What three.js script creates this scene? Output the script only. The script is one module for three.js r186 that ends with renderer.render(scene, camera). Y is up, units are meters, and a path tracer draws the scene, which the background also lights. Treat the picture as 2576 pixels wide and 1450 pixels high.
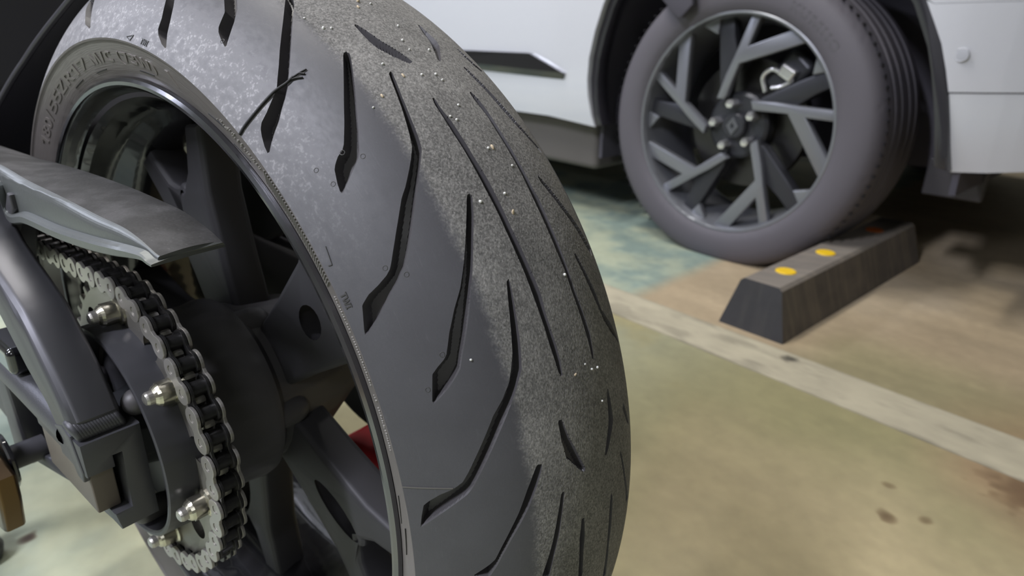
import * as THREE from 'three';
import { mergeGeometries, toCreasedNormals } from 'three/addons/utils/BufferGeometryUtils.js';
import { RoundedBoxGeometry } from 'three/addons/geometries/RoundedBoxGeometry.js';
import { TextGeometry } from 'three/addons/geometries/TextGeometry.js';
import { FontLoader } from 'three/addons/loaders/FontLoader.js';
import { RectAreaLightUniformsLib } from 'three/addons/lights/RectAreaLightUniformsLib.js';

// ---------------------------------------------------------------- camera, light, exposure
RectAreaLightUniformsLib.init();
const scene = new THREE.Scene();
scene.background = new THREE.Color(0x000000);
const camera = new THREE.PerspectiveCamera(48.353, 2576 / 1450, 0.02, 60);
camera.position.set(-0.247, 0.5759, 0.4458);
camera.rotation.set(-0.3883, -0.8903, 0.0011, 'YXZ');
camera.focus = 0.335;
camera.userData.fStop = camera.getFocalLength() / 2.4;      // 2.4 mm wide aperture of a phone lens
scene.add(camera);
const renderer = new THREE.WebGLRenderer({ antialias: true });
renderer.toneMapping = THREE.LinearToneMapping;
renderer.toneMappingExposure = 1.27;
renderer.shadowMap.enabled = true;
const LAMP = 150;
// tube lamps under the ceiling: x, z, direction of the tube (0 along z, 1 along x), strength, colour
const LAMPS = [
  [-1.5, -3.5, 1, 0.7, 0xe6ebff], [-1.9, -0.3, 1, 1.05, 0xeff1ff], [-2.4, 2.3, 1, 0.25, 0xeef0f6],
  [0.5, -0.9, 1, 0.5, 0xf7f3ee], [3.9, -1.4, 1, 0.4, 0xf0f0ee], [-5.4, -2.6, 1, 0.5, 0xe6ebff], [0.35, -2.9, 1, 0.4, 0xe6ebff],
];

// ---------------------------------------------------------------- helpers
let seed = 7;
const rnd = () => { seed = (seed * 1664525 + 1013904223) >>> 0; return seed / 4294967296; };
const taken = {};
const numbered = (n) => { const k = (taken[n] = (taken[n] ?? -1) + 1); return k ? `${n}_${String(k).padStart(3, '0')}` : n; };
const clamp = (v, a = 0, b = 1) => Math.min(b, Math.max(a, v));
const lerp = (a, b, t) => a + (b - a) * t;
const smooth = (a, b, v) => { const t = clamp((v - a) / (b - a)); return t * t * (3 - 2 * t); };
const D2R = Math.PI / 180;
function mesh(name, geo, mat, parent, label) {
  const m = new THREE.Mesh(geo, mat); m.name = parent === scene ? numbered(name) : name; m.castShadow = m.receiveShadow = true;
  if (label) m.userData.label = label;
  parent.add(m); return m;
}
function part(name, parent, label) { const g = new THREE.Group(); g.name = name; if (label) g.userData.label = label; parent.add(g); return g; }
function thing(name, label, category, pos = [0, 0, 0], group) {
  const g = new THREE.Group(); g.name = numbered(name); g.position.set(...pos); g.userData = { label, category };
  if (group) g.userData.group = group;
  scene.add(g); return g;
}
const merge = (list) => mergeGeometries(list.map((g) => { const h = g.index ? g.toNonIndexed() : g; for (const k of Object.keys(h.attributes)) if (!['position', 'normal', 'uv'].includes(k)) h.deleteAttribute(k); return h; }));
// lathe about the x axis: profile of [x, r]
function latheX(profile, segs = 96, crease = 0.6, start = 0, len = Math.PI * 2) {
  const g = new THREE.LatheGeometry(profile.map(([x, r]) => new THREE.Vector2(Math.max(r, 1e-5), x)), segs, start, len);
  g.rotateZ(-Math.PI / 2);
  return crease ? toCreasedNormals(g, crease) : g;
}
// a tube of polar sector about x axis: theta measured from up (y) towards the rear (z)
const polar = (x, r, t) => new THREE.Vector3(x, r * Math.cos(t), r * Math.sin(t));
// extrude an outline in the (z, y) plane between two x
function extrudeX(pts, x0, x1, bevel = 0.003, holes = [], segs = 3) {
  const s = new THREE.Shape(pts.map((p) => new THREE.Vector2(...p)));
  for (const h of holes) s.holes.push(new THREE.Path(h.map((p) => new THREE.Vector2(...p))));
  const g = new THREE.ExtrudeGeometry(s, { depth: x1 - x0 - 2 * bevel, bevelEnabled: bevel > 0, bevelThickness: bevel, bevelSize: bevel, bevelOffset: -bevel, bevelSegments: segs, curveSegments: 12 });
  const p = g.attributes.position;
  for (let i = 0; i < p.count; i++) { const sx = p.getX(i), sy = p.getY(i), sz = p.getZ(i); p.setXYZ(i, x1 - bevel - sz, sy, sx); }
  g.deleteAttribute('normal'); const h = toCreasedNormals(g, 0.7); return h;
}
// extrude in the (x, y) plane along z
function extrudeZ(pts, z0, z1, bevel = 0.003, holes = [], segs = 2) {
  const s = new THREE.Shape(pts.map((p) => new THREE.Vector2(...p)));
  for (const h of holes) s.holes.push(new THREE.Path(h.map((p) => new THREE.Vector2(...p))));
  const g = new THREE.ExtrudeGeometry(s, { depth: z1 - z0 - 2 * bevel, bevelEnabled: bevel > 0, bevelThickness: bevel, bevelSize: bevel, bevelOffset: -bevel, bevelSegments: segs, curveSegments: 12 });
  g.translate(0, 0, z0 + bevel); return toCreasedNormals(g, 0.6);
}
function cylX(x0, x1, r0, r1 = r0, segs = 32, cy = 0, cz = 0) {
  const g = new THREE.CylinderGeometry(r1, r0, x1 - x0, segs); g.rotateZ(-Math.PI / 2); g.translate((x0 + x1) / 2, cy, cz); return g;
}
function tube(pts, r, segs = 24, radial = 8) { return new THREE.TubeGeometry(new THREE.CatmullRomCurve3(pts.map((p) => (p.isVector3 ? p : new THREE.Vector3(...p)))), segs, r, radial, false); }
// value noise
const hash = (x, y, s) => { let h = (x * 374761393 + y * 668265263 + s * 2147483647) | 0; h = Math.imul(h ^ (h >>> 13), 1274126177); h ^= h >>> 16; return (h >>> 0) / 4294967296; };
function noise(x, y, s = 0) {
  const xi = Math.floor(x), yi = Math.floor(y), fx = x - xi, fy = y - yi, u = fx * fx * (3 - 2 * fx), v = fy * fy * (3 - 2 * fy);
  return lerp(lerp(hash(xi, yi, s), hash(xi + 1, yi, s), u), lerp(hash(xi, yi + 1, s), hash(xi + 1, yi + 1, s), u), v);
}
const fbm = (x, y, s = 0, o = 4) => { let a = 0, w = 0.5, t = 0; for (let i = 0; i < o; i++) { a += w * noise(x, y, s + i); t += w; x *= 2.03; y *= 2.03; w *= 0.5; } return a / t; };
function texture(w, h, fn, srgb = true) {          // fn(u, v) -> [r, g, b] in 0..1 (linear when not srgb)
  const d = new Uint8Array(w * h * 4);
  for (let j = 0; j < h; j++) for (let i = 0; i < w; i++) { const c = fn((i + 0.5) / w, (j + 0.5) / h), k = (j * w + i) * 4; d[k] = clamp(c[0]) * 255; d[k + 1] = clamp(c[1]) * 255; d[k + 2] = clamp(c[2]) * 255; d[k + 3] = 255; }
  const t = new THREE.DataTexture(d, w, h); t.magFilter = t.minFilter = THREE.LinearFilter; t.wrapS = t.wrapT = THREE.MirroredRepeatWrapping; if (srgb) t.colorSpace = THREE.SRGBColorSpace; t.needsUpdate = true; return t;
}
const M = {};
const std = (color, roughness, metalness = 0, extra = {}) => new THREE.MeshPhysicalMaterial({ color, roughness, metalness, ...extra });

// ---------------------------------------------------------------- materials
const grainT = texture(512, 512, (u, v) => { const n = 0.5 * noise(u * 256, v * 256, 3) + 0.5 * noise(u * 120, v * 120, 5); return [n, n, n]; }, false);
grainT.wrapS = grainT.wrapT = THREE.RepeatWrapping;
const dustT = texture(512, 512, (u, v) => { const n = fbm(u * 14, v * 14, 21, 5), s = hash(Math.floor(u * 512), Math.floor(v * 512), 9) > 0.985 ? 0.12 : 0; const k = 0.115 + 0.11 * smooth(0.35, 0.75, n) + s; return [k, k * 0.985, k * 1.0]; });
M.blackGloss = std(0x17171a, 0.16, 0.0, { clearcoat: 1, clearcoatRoughness: 0.06 });
M.rimBlack = std(0x2c2c30, 0.22, 0.5, { clearcoat: 1, clearcoatRoughness: 0.08 });
M.rimLip = std(0x77777b, 0.16, 0.95);
M.rimInner = std(0x302f32, 0.58, 0.1);
M.castFace = std(0x707372, 0.42, 0.7, { bumpMap: grainT, bumpScale: 0.00006 });
M.castDark = std(0x4a4a4e, 0.42, 0.55, { bumpMap: grainT, bumpScale: 0.00012 });
M.castDusty = std(0xffffff, 0.7, 0.0, { map: dustT, bumpMap: grainT, bumpScale: 0.0002 });
M.swing = std(0x525256, 0.44, 0.55, { bumpMap: grainT, bumpScale: 0.00008 });
M.blackPlastic = std(0x3a393d, 0.5);
M.steel = std(0xb9b6b0, 0.34, 0.85);
M.sprocket = std(0x8d8a84, 0.42, 0.8);
M.steelDark = std(0x4b4a4a, 0.32, 0.85);
M.plate = std(0xaaa6a0, 0.38, 0.75);
M.zinc = std(0xc9c5b4, 0.25, 0.95);
M.gold = std(0x5f4b30, 0.3, 0.95);
M.red = std(0xa0222b, 0.4);
M.hub = std(0x4d4b4c, 0.5, 0.2);
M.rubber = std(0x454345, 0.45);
M.carTyre = std(0x545157, 0.65);
M.carPaint = std(0xc3c5cb, 0.28, 0.0, { clearcoat: 1, clearcoatRoughness: 0.05 });
M.alloyFace = std(0x85878d, 0.34, 0.6);
M.alloyDark = std(0x3d3e43, 0.4, 0.5);
M.moulding = std(0x252429, 0.3, 0, { clearcoat: 0.5, clearcoatRoughness: 0.1 });
M.chrome = std(0xe2e1e2, 0.22, 0.85);
M.liner = std(0x46444c, 0.8);
M.stop = std(0x3a3937, 0.75, 0, { bumpMap: grainT, bumpScale: 0.0005 });

// ---------------------------------------------------------------- the room
const ROOM = { x0: -7, x1: 6.5, z0: -8, z1: 6, h: 2.7 };
const CAR = { x: 1.36269666, z: -0.16573979, turn: -1.7457 };       // foot of the car's wheel, heading
const carN = [Math.sin(CAR.turn), Math.cos(CAR.turn)], carL = [Math.cos(CAR.turn), -Math.sin(CAR.turn)];
const carUV = (x, z) => { const dx = x - CAR.x, dz = z - CAR.z; return [dx * carL[0] + dz * carL[1], dx * carN[0] + dz * carN[1]]; };   // along the car, out from the car
const stains = [[0.9, 0.182, 0.018, 0.45], [0.915, 0.2, 0.010, 0.35], [0.552, 0.41, 0.013, 0.4], [0.575, 0.45, 0.010, 0.3], [0.62, 0.40, 0.009, 0.25], [-0.145, -0.391, 0.011, 0.75], [0.72, 0.55, 0.06, 0.3]];
const FX0 = -1.2, FZ0 = -2.6, FS = 4.2;
const floorT = texture(2048, 2048, (u, v) => {
  const x = FX0 + u * FS, z = FZ0 + v * FS, [a, o] = carUV(x, z);
  const n1 = fbm(x * 4, z * 4, 1, 5), n2 = fbm(x * 11 + 5, z * 11, 2, 4), n3 = fbm(x * 2.1, z * 2.1, 8, 3), f = fbm(x * 70, z * 70, 4, 3);
  // worn green coating over pale screed, dusty beige towards the driving lane
  const green = [0.48, 0.54, 0.505], cream = [0.675, 0.69, 0.585];
  const inBay = smooth(0.43, 0.37, o);
  let lane = lerp(smooth(-0.45, 0.1, a + 0.3 * (n1 - 0.5)), smooth(0.0, 0.07, a + 0.05 * (n1 - 0.5)), inBay);
  if (x < 0.15) lane *= smooth(-0.35, 0.3, x);
  const g = clamp(smooth(0.40, 0.72, n1 * 0.6 + n2 * 0.4) + inBay * (0.15 + 0.6 * smooth(0.3, 0.7, n1 * 0.7 + n2 * 0.3)) * smooth(-0.62, -0.35, o + 0.2 * (n1 - 0.5))), c = [0, 1, 2].map((k) => lerp(cream[k], green[k], g));
  // driving-lane side: yellowish olive, greener by the tyre; bay side: pinkish beige with an olive band along the line; rusty patch in the near corner
  const laneC = [0, 1, 2].map((k) => lerp(lerp([0.625, 0.575, 0.445][k], [0.54, 0.515, 0.375][k], smooth(0.35, 0.68, n3 * 0.6 + n1 * 0.4)), [0.53, 0.535, 0.455][k], smooth(0.5, 0.05, a) * smooth(0.4, 0.6, n1) * 0.8));
  const bandO = smooth(0.12, 0.3, o) * smooth(0.36, 0.5, a + 0.2 * (n1 - 0.5)), bayC = [0, 1, 2].map((k) => lerp(lerp([0.69, 0.63, 0.535][k], [0.62, 0.555, 0.45][k], smooth(0.4, 0.7, n3)), [0.53, 0.50, 0.375][k], bandO * 0.85));
  const rust = smooth(0.30, 0.06, Math.hypot(x - 0.78, z - 0.66) + 0.12 * (n1 - 0.5)) * (0.4 + 0.6 * n2);
  const b = [0, 1, 2].map((k) => lerp(lerp(laneC[k], bayC[k], inBay), [0.50, 0.385, 0.29][k], rust * 0.9));
  let col = [0, 1, 2].map((k) => 1.0 * lerp(c[k], b[k], lane));
  const streak = 0.93 + 0.14 * fbm(a * 5, o * 22, 31, 4);
  col = col.map((q) => q * streak * (0.96 + 0.08 * f));
  for (const [sx, sz, r, d] of stains) { const q = Math.hypot(x - sx, z - sz) / (r * (0.6 + 0.8 * noise(x * 90, z * 90, 6))); if (q < 1) col = col.map((p, k) => p * (1 - d * (1 - q * q) * [0.85, 1, 1.1][k])); }
  return col;
});
const floorBump = texture(512, 512, (u, v) => { const n = fbm(u * 60, v * 60, 12, 4); return [n, n, n]; }, false);
M.floor = std(0xffffff, 0.55, 0, { map: floorT, bumpMap: floorBump, bumpScale: 0.0008 });
M.wall = std(0xb9b7ae, 0.9); M.ceiling = std(0xa9a8a4, 0.95);
function slab(name, x0, x1, y0, y1, z0, z1, mat) {
  const g = new THREE.BoxGeometry(x1 - x0, y1 - y0, z1 - z0); g.translate((x0 + x1) / 2, (y0 + y1) / 2, (z0 + z1) / 2);
  if (name === 'floor') { const p = g.attributes.position, uv = g.attributes.uv; for (let i = 0; i < p.count; i++) uv.setXY(i, (p.getX(i) - FX0) / FS, (p.getZ(i) - FZ0) / FS); }
  const m = mesh(name, g, mat, scene); m.userData.kind = 'structure'; return m;
}
const floor = slab('floor', ROOM.x0 - 0.2, ROOM.x1 + 0.2, -0.2, 0, ROOM.z0 - 0.2, ROOM.z1 + 0.2, M.floor);
slab('ceiling', ROOM.x0 - 0.2, ROOM.x1 + 0.2, ROOM.h, ROOM.h + 0.2, ROOM.z0 - 0.2, ROOM.z1 + 0.2, M.ceiling);
slab('wall_left', ROOM.x0 - 0.2, ROOM.x0, 0, ROOM.h, ROOM.z0, ROOM.z1, M.wall);
slab('wall_right', ROOM.x1, ROOM.x1 + 0.2, 0, ROOM.h, ROOM.z0, ROOM.z1, M.wall);
slab('wall_front', ROOM.x0 - 0.2, ROOM.x1 + 0.2, 0, ROOM.h, ROOM.z0 - 0.2, ROOM.z0, M.wall);
slab('wall_back', ROOM.x0 - 0.2, ROOM.x1 + 0.2, 0, ROOM.h, ROOM.z1, ROOM.z1 + 0.2, M.wall);
// painted bay line, parallel to the car
{
  const lineT = texture(1024, 128, (u, v) => { const n = fbm(u * 120, v * 5, 41, 5), e = smooth(0.0, 0.06, Math.min(v, 1 - v) + 0.05 * (noise(u * 300, v * 3, 4) - 0.5)), k = lerp(0.86, 1, n) * (0.9 + 0.1 * e); const sp = smooth(1, 0.3, Math.hypot((u - 0.7395) * 4.9, (v - 0.2) * 0.115) / (0.012 + 0.012 * noise(u * 900, v * 40, 3))) * 0.45 + 0.12 * smooth(0.55, 0.75, fbm(u * 60, v * 4, 77, 4)), kk = k * (1 - sp); return [0.70 * kk, 0.668 * kk, 0.575 * kk]; });
  const s = new THREE.Shape(), N = 90, edge = (i, sgn) => sgn * (0.0575 + 0.0015 * (noise(i * 0.7, sgn * 9, 13) - 0.5));
  for (let i = 0; i <= N; i++) { const t = -3.2 + 4.9 * i / N; i ? s.lineTo(t, edge(i, -1)) : s.moveTo(t, edge(i, -1)); }
  for (let i = N; i >= 0; i--) s.lineTo(-3.2 + 4.9 * i / N, edge(i, 1));
  const g = new THREE.ExtrudeGeometry(s, { depth: 0.0012, bevelEnabled: false }); g.rotateX(-Math.PI / 2);
  const p = g.attributes.position, uv = g.attributes.uv; for (let i = 0; i < p.count; i++) uv.setXY(i, (p.getX(i) + 3.2) / 4.9, p.getZ(i) / 0.115 + 0.5);
  const m = mesh('painted_line', g, std(0xffffff, 0.6, 0, { map: lineT }), floor);
  m.rotation.y = CAR.turn; m.position.set(CAR.x + carN[0] * 0.429, 0, CAR.z + carN[1] * 0.429);
}
// ceiling lamps
LAMPS.forEach(([x, z, dir, k, color], i) => {
  const where = ['ahead of the motorcycle', 'over the aisle left of the motorcycle', 'behind the camera over the aisle', 'between the motorcycle and the white car', 'on the far side of the white car', 'at the far edge of the aisle', 'ahead of the motorcycle beside the white car'][i];
  const t = thing('ceiling_lamp', `twin tube ceiling lamp ${where}`, 'lamp', [x, ROOM.h, z], 'ceiling lamps'); t.rotation.y = dir ? 0 : Math.PI / 2;
  const h = new RoundedBoxGeometry(1.3, 0.06, 0.2, 2, 0.015); h.translate(0, -0.03, 0); mesh('housing', h, std(0xdedede, 0.5), t);
  for (const s of [-1, 1]) {
    const g = new THREE.CapsuleGeometry(0.014, 1.2, 6, 12); g.rotateZ(Math.PI / 2); g.translate(0, -0.085, s * 0.05);
    mesh('tube', g, new THREE.MeshStandardMaterial({ color: 0xffffff, emissive: color, emissiveIntensity: 6 * k }), t);
    for (const e of [-0.62, 0.62]) { const c = new THREE.BoxGeometry(0.03, 0.05, 0.03); c.translate(e, -0.075, s * 0.05); mesh('socket', c, M.wall, t); }
  }
  const l = new THREE.RectAreaLight(color, LAMP * k, 1.2, 0.16); l.position.set(x, ROOM.h - 0.108, z);
  l.lookAt(x, 0, z); if (!dir) l.rotateZ(Math.PI / 2); scene.add(l);
});

// ---------------------------------------------------------------- the motorcycle's rear end
const bike = thing('motorcycle', 'black motorcycle rear end with a wide worn tyre, drive chain and grey swingarm', 'motorcycle');
bike.rotation.z = -0.0246;
const HUG0 = -100 * D2R, HUG1 = -1 * D2R, HB = 0.31204, OFF = [HB * Math.sin(-0.0246), HB * Math.cos(-0.0246), 0];
const put = (o) => { o.position.set(...OFF); return o; };
const bm = (name, geo, mat, label) => put(mesh(name, geo, mat, bike, label));
const bp = (name, label) => put(part(name, bike, label));

// --- tyre: half width, shoulder radius, crown radius; grooves drawn as outlines of [angle in degrees, x in mm]
const TY = { xs: 88.2, Rs: 255.0, Rc: 312.1, b: 0.5687 };
const tyR = (x) => { const s = clamp(Math.abs(x) / TY.xs); return TY.Rc - (TY.Rc - TY.Rs) * (TY.b * s * s + (1 - TY.b) * s ** 4); };
const arcX = [], arcV = []; { let v = 0, px = 0, pr = tyR(0); for (let i = 0; i <= 600; i++) { const x = TY.xs * i / 600, r = tyR(x); v += Math.hypot(x - px, r - pr); px = x; pr = r; arcX.push(x); arcV.push(v); } }
const interp = (A, B, q) => { const s = Math.sign(q), a = Math.abs(q); let lo = 0, hi = A.length - 1; if (a >= A[hi]) return s * B[hi]; while (hi - lo > 1) { const m = (lo + hi) >> 1; A[m] <= a ? (lo = m) : (hi = m); } return s * lerp(B[lo], B[hi], (a - A[lo]) / (A[hi] - A[lo])); };
const x2v = (x) => interp(arcX, arcV, x), v2x = (v) => interp(arcV, arcX, v), VS = arcV[600], UR = 290;      // u in mm of arc at radius UR
const GROOVES = {
  g3: [24.5,-44.5, 26.8,-52.7, 29.8,-62.7, 31.2,-66.7, 32.4,-70.2, 33.2,-72.3, 33.7,-75.1, 34.4,-79.0, 34.8,-81.8, 35.3,-83.1, 36.0,-84.0, 37.1,-85.0, 38.2,-85.5, 38.1,-85.0, 37.4,-82.9, 36.8,-80.6, 36.2,-77.8, 35.4,-75.0, 34.7,-72.1, 33.9,-69.2, 31.7,-62.9, 29.9,-57.5, 27.4,-49.6, 25.7,-43.6, 25.0,-42.0],
  g5: [38.0,-32.8, 38.1,-31.2, 39.1,-32.5, 41.1,-35.3, 43.4,-37.9, 45.3,-39.8, 46.4,-41.3, 46.7,-42.0, 48.4,-47.6, 50.5,-53.9, 52.6,-59.9, 54.3,-64.5, 55.8,-68.5, 56.0,-69.6, 56.6,-71.6, 57.4,-75.1, 58.4,-78.6, 59.1,-80.9, 60.1,-84.7, 60.2,-85.7, 59.5,-85.3, 57.3,-83.4, 57.1,-82.7, 56.6,-80.7, 56.2,-77.4, 55.7,-74.1, 55.3,-72.4, 54.8,-71.2, 53.9,-69.2, 52.5,-65.8, 51.1,-62.1, 49.9,-58.7, 49.1,-55.4, 47.9,-51.1, 47.1,-48.3, 46.0,-44.8, 44.7,-42.6, 42.5,-39.3, 40.6,-36.7, 38.9,-34.3],
  g4: [34.1,-43.8, 34.2,-42.7, 34.5,-42.1, 35.1,-43.2, 37.1,-47.9, 38.5,-50.9, 40.7,-55.9, 42.8,-60.4, 44.2,-63.3, 44.6,-64.6, 45.1,-67.1, 45.7,-70.0, 46.4,-73.2, 46.7,-74.5, 46.3,-74.6, 45.5,-74.1, 44.2,-72.7, 43.8,-71.7, 43.3,-69.8, 43.0,-67.4, 42.6,-66.0, 41.0,-62.2, 38.9,-57.3, 36.8,-51.8, 34.4,-45.1],
  g6: [52.0,-33.4, 51.9,-32.2, 52.1,-31.9, 52.4,-31.8, 53.8,-35.0, 55.7,-39.9, 58.2,-45.8, 59.7,-49.4, 61.6,-53.5, 63.4,-57.4, 65.2,-61.4, 66.3,-63.4, 66.8,-65.2, 67.6,-68.4, 68.4,-72.3, 68.8,-74.5, 68.5,-74.7, 67.3,-73.6, 66.0,-72.3, 65.5,-70.2, 65.0,-67.5, 64.6,-66.2, 62.8,-62.9, 61.0,-58.5, 59.4,-53.4, 57.6,-48.6, 56.1,-44.8, 54.8,-41.4, 52.3,-34.6],
  g7: [60.1,-32.9, 60.6,-32.3, 61.4,-32.9, 62.9,-34.5, 64.3,-35.9, 65.9,-37.6, 67.5,-39.6, 68.2,-40.5, 69.0,-43.1, 70.4,-47.5, 71.7,-51.7, 73.1,-56.1, 73.9,-58.4, 75.5,-62.8, 77.3,-67.4, 78.1,-69.4, 78.6,-71.1, 79.6,-75.8, 80.6,-80.0, 82.1,-85.5, 82.0,-85.5, 80.7,-84.8, 79.4,-83.8, 78.9,-82.1, 78.3,-79.1, 77.8,-74.9, 77.2,-71.8, 76.3,-69.5, 74.9,-66.2, 73.4,-62.4, 71.4,-57.0, 70.2,-52.0, 68.9,-47.5, 67.8,-45.1, 66.6,-42.6, 64.8,-40.2, 63.6,-38.6, 62.8,-37.5, 61.6,-35.7, 60.5,-33.9],
  g8: [77.3,-43.6, 77.3,-42.3, 77.5,-41.0, 78.1,-42.0, 79.7,-45.8, 81.2,-49.5, 82.7,-53.7, 84.2,-57.8, 86.0,-61.8, 87.0,-63.6, 88.3,-66.4, 88.2,-72.4, 87.3,-68.4, 86.8,-66.2, 86.3,-64.4, 84.8,-61.6, 82.9,-57.4, 81.5,-54.0, 79.4,-49.4, 77.9,-45.4],
  g2: [19.0,-61.3, 20.6,-65.3, 21.5,-70.8, 22.0,-72.2, 23.0,-73.5, 24.5,-74.8, 23.8,-70.5, 22.7,-66.0, 21.8,-62.8, 20.2,-58.7],
  g1: [10.6,-71.7, 12.1,-78.1, 12.6,-81.6, 13.3,-83.1, 14.8,-84.8, 16.1,-85.4, 14.8,-81.6, 14.0,-78.1, 12.8,-73.2, 12.0,-70.4],
  g0: [-13.9,-65.9, -10.6,-69.8, -7.5,-80.1, -5.7,-85.1, -8.9,-82.1, -9.9,-79.7, -12.9,-71.8],
  C1: [41.8,-21.2, 41.9,-20.4, 43.4,-20.8, 44.9,-19.9, 47.0,-19.8, 49.0,-19.8, 51.0,-19.3, 53.1,-19.3, 56.1,-19.6, 58.5,-19.1, 60.7,-18.7, 62.7,-18.3, 64.1,-19.3, 65.8,-19.5, 67.5,-19.2, 69.0,-19.3, 70.6,-20.5, 69.9,-22.2, 68.5,-22.6, 67.2,-23.0, 65.7,-22.9, 63.9,-23.0, 62.4,-23.1, 60.5,-23.0, 58.4,-23.2, 56.3,-23.3, 54.7,-23.1, 53.1,-23.1, 52.2,-23.2, 50.0,-23.0, 47.8,-22.9, 45.9,-23.1, 43.9,-22.8, 42.9,-22.6],
  D1: [41.7,4.8, 42.9,3.9, 44.9,5.0, 47.0,4.6, 49.2,4.7, 51.5,4.5, 54.2,3.6, 56.0,3.5, 57.9,3.4, 59.6,3.3, 61.5,3.9, 63.4,3.4, 65.5,3.8, 67.2,4.1, 68.7,4.3, 70.3,4.0, 70.7,4.5, 70.0,5.9, 68.2,7.7, 65.7,7.2, 64.0,6.2, 61.4,6.8, 59.1,7.3, 57.1,7.5, 54.3,8.1, 53.2,7.4, 50.8,7.8, 48.5,7.9, 46.5,7.9, 44.2,8.1, 42.9,7.4, 42.0,5.8],
  R1: [38.2,17.1, 38.5,18.1, 39.7,20.4, 41.1,23.0, 42.7,25.7, 44.2,28.2, 45.8,30.9, 47.3,35.4, 48.6,41.1, 49.3,40.7, 47.6,32.8, 46.1,27.3, 44.4,23.7, 43.0,21.7, 41.5,20.1, 40.0,17.5, 38.5,16.4],
  R0: [34.4,29.0, 35.9,31.9, 37.1,35.1, 37.8,39.8, 38.3,36.6, 37.6,31.6, 36.3,28.6],
  R2: [51.8,17.4, 52.5,19.9, 53.9,24.3, 56.1,31.0, 57.6,37.0, 59.3,42.4, 60.6,46.3, 61.5,42.8, 59.9,36.9, 57.9,32.1, 56.1,26.4, 54.3,21.6, 52.7,17.3],
  R3: [60.1,18.1, 60.9,20.3, 62.8,23.5, 65.0,26.6, 66.7,27.4, 68.3,34.1, 70.1,42.1, 71.6,46.0, 69.6,33.5, 67.9,26.9, 66.6,24.7, 64.8,22.1, 62.6,19.9, 60.8,17.7],
  R4: [73.8,12.8, 75.4,13.5, 77.4,13.4, 78.9,8.1, 79.8,4.7, 80.3,1.8, 80.0,1.1, 78.9,3.6, 77.1,8.4, 74.8,10.3],
  R5: [77.0,30.6, 79.2,36.3, 80.9,40.0, 79.4,33.2, 77.5,28.1],
  R6: [80.8,17.6, 82.6,21.4, 85.3,25.7, 89.2,35.1, 89.3,30.6, 84.9,22.7, 81.9,18.3],
  E1: [31.2,-29.1, 31.3,-27.8, 32.5,-25.9, 34.2,-23.7, 35.5,-20.6, 37.0,-17.6, 37.6,-16.7, 37.7,-19.3, 36.5,-24.3, 35.0,-28.6, 33.9,-29.5, 32.7,-29.5],
  F1: [31.4,12.2, 32.8,12.5, 34.5,13.4, 35.4,11.6, 37.8,1.7, 37.8,0.5, 37.5,0.3, 35.5,5.3, 34.6,7.1, 33.3,8.3],
  E2: [74.1,-29.0, 74.0,-27.4, 74.3,-26.3, 76.1,-24.2, 76.8,-22.6, 78.4,-19.5, 79.9,-16.3, 80.3,-16.9, 79.6,-20.5, 77.8,-27.8, 76.7,-28.5, 76.1,-29.0],
  Gb1: [80.9,-32.8, 81.1,-31.2, 83.0,-33.2, 85.4,-35.8, 87.5,-38.6, 89.9,-40.9, 89.5,-44.8, 88.3,-43.0, 86.1,-39.6, 83.7,-36.6, 81.5,-33.6],
  Gb2: [84.6,-20.2, 85.4,-19.1, 87.1,-18.8, 89.2,-19.5, 92.3,-18.6, 91.9,-22.0, 87.2,-22.7, 85.2,-21.2],
  Gb3: [84.5,5.2, 85.6,7.0, 88.3,6.7, 91.2,5.6, 96.2,8.7, 95.5,4.1, 92.2,3.5, 89.0,3.1, 86.3,3.8],
};
// the far part of the tread repeats what is seen (44 degrees a repeat); the right half is the left half mirrored
const KIND = { g3: [7, 1.3], g5: [7, 1.3], g7: [7, 1.3], g1: [7, 1.3], g4: [7, 1.3], g6: [7, 1.3], g8: [7, 1.3], g2: [7, 1.3], g0: [6, 1.3], E1: [3.6, 0.8], E2: [4.5, 0.9], F1: [5, 0.9] };
const polys = [];
function addPoly(flat, k, shift = 0, flip = false) {
  const pts = []; for (let i = 0; i < flat.length; i += 2) pts.push([(flat[i] + shift) * D2R * UR, x2v(flip ? -flat[i + 1] : flat[i + 1])]);
  const us = pts.map((p) => p[0]), vs = pts.map((p) => p[1]);
  polys.push({ pts, D: k[0], w: k[1], u0: Math.min(...us) - 3, u1: Math.max(...us) + 3, v0: Math.min(...vs) - 3, v1: Math.max(...vs) + 3 });
}
for (const [n, f] of Object.entries(GROOVES)) {
  // the grooves that leave the picture at the top go on as their twins do
  let flat = f;
  if (n === 'g3') flat = [25.2, -42, 24.0, -39, 22.2, -36.5, 20, -34, 17.6, -31.4, 16.8, -32, 18.4, -35, 20.4, -37.6, 22.2, -40, 23.4, -42, 24.2, -43.6, ...f.slice(2)];
  if (n === 'g1') flat = [...f.slice(0, 16), 14.0, -78, 12.8, -73, 11.4, -68, 9.9, -63, 7.9, -58, 5.4, -50, 3.7, -44, 2.2, -42, 1.2, -44, 3.0, -52, 6.8, -60, 9.0, -66.5];
  if (n === 'g2') flat = [...f.slice(0, 12), 24.1, -73, 22.7, -66, 21.6, -61.5, 19.5, -56, 16, -49, 12.6, -42.5, 12.2, -44, 14.5, -51, 17.5, -57];
  addPoly(flat, KIND[n] ?? [6.5, 0.9]);
}
const REST = ['g5', 'g4', 'g7', 'g6', 'C1', 'E1'];
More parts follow.
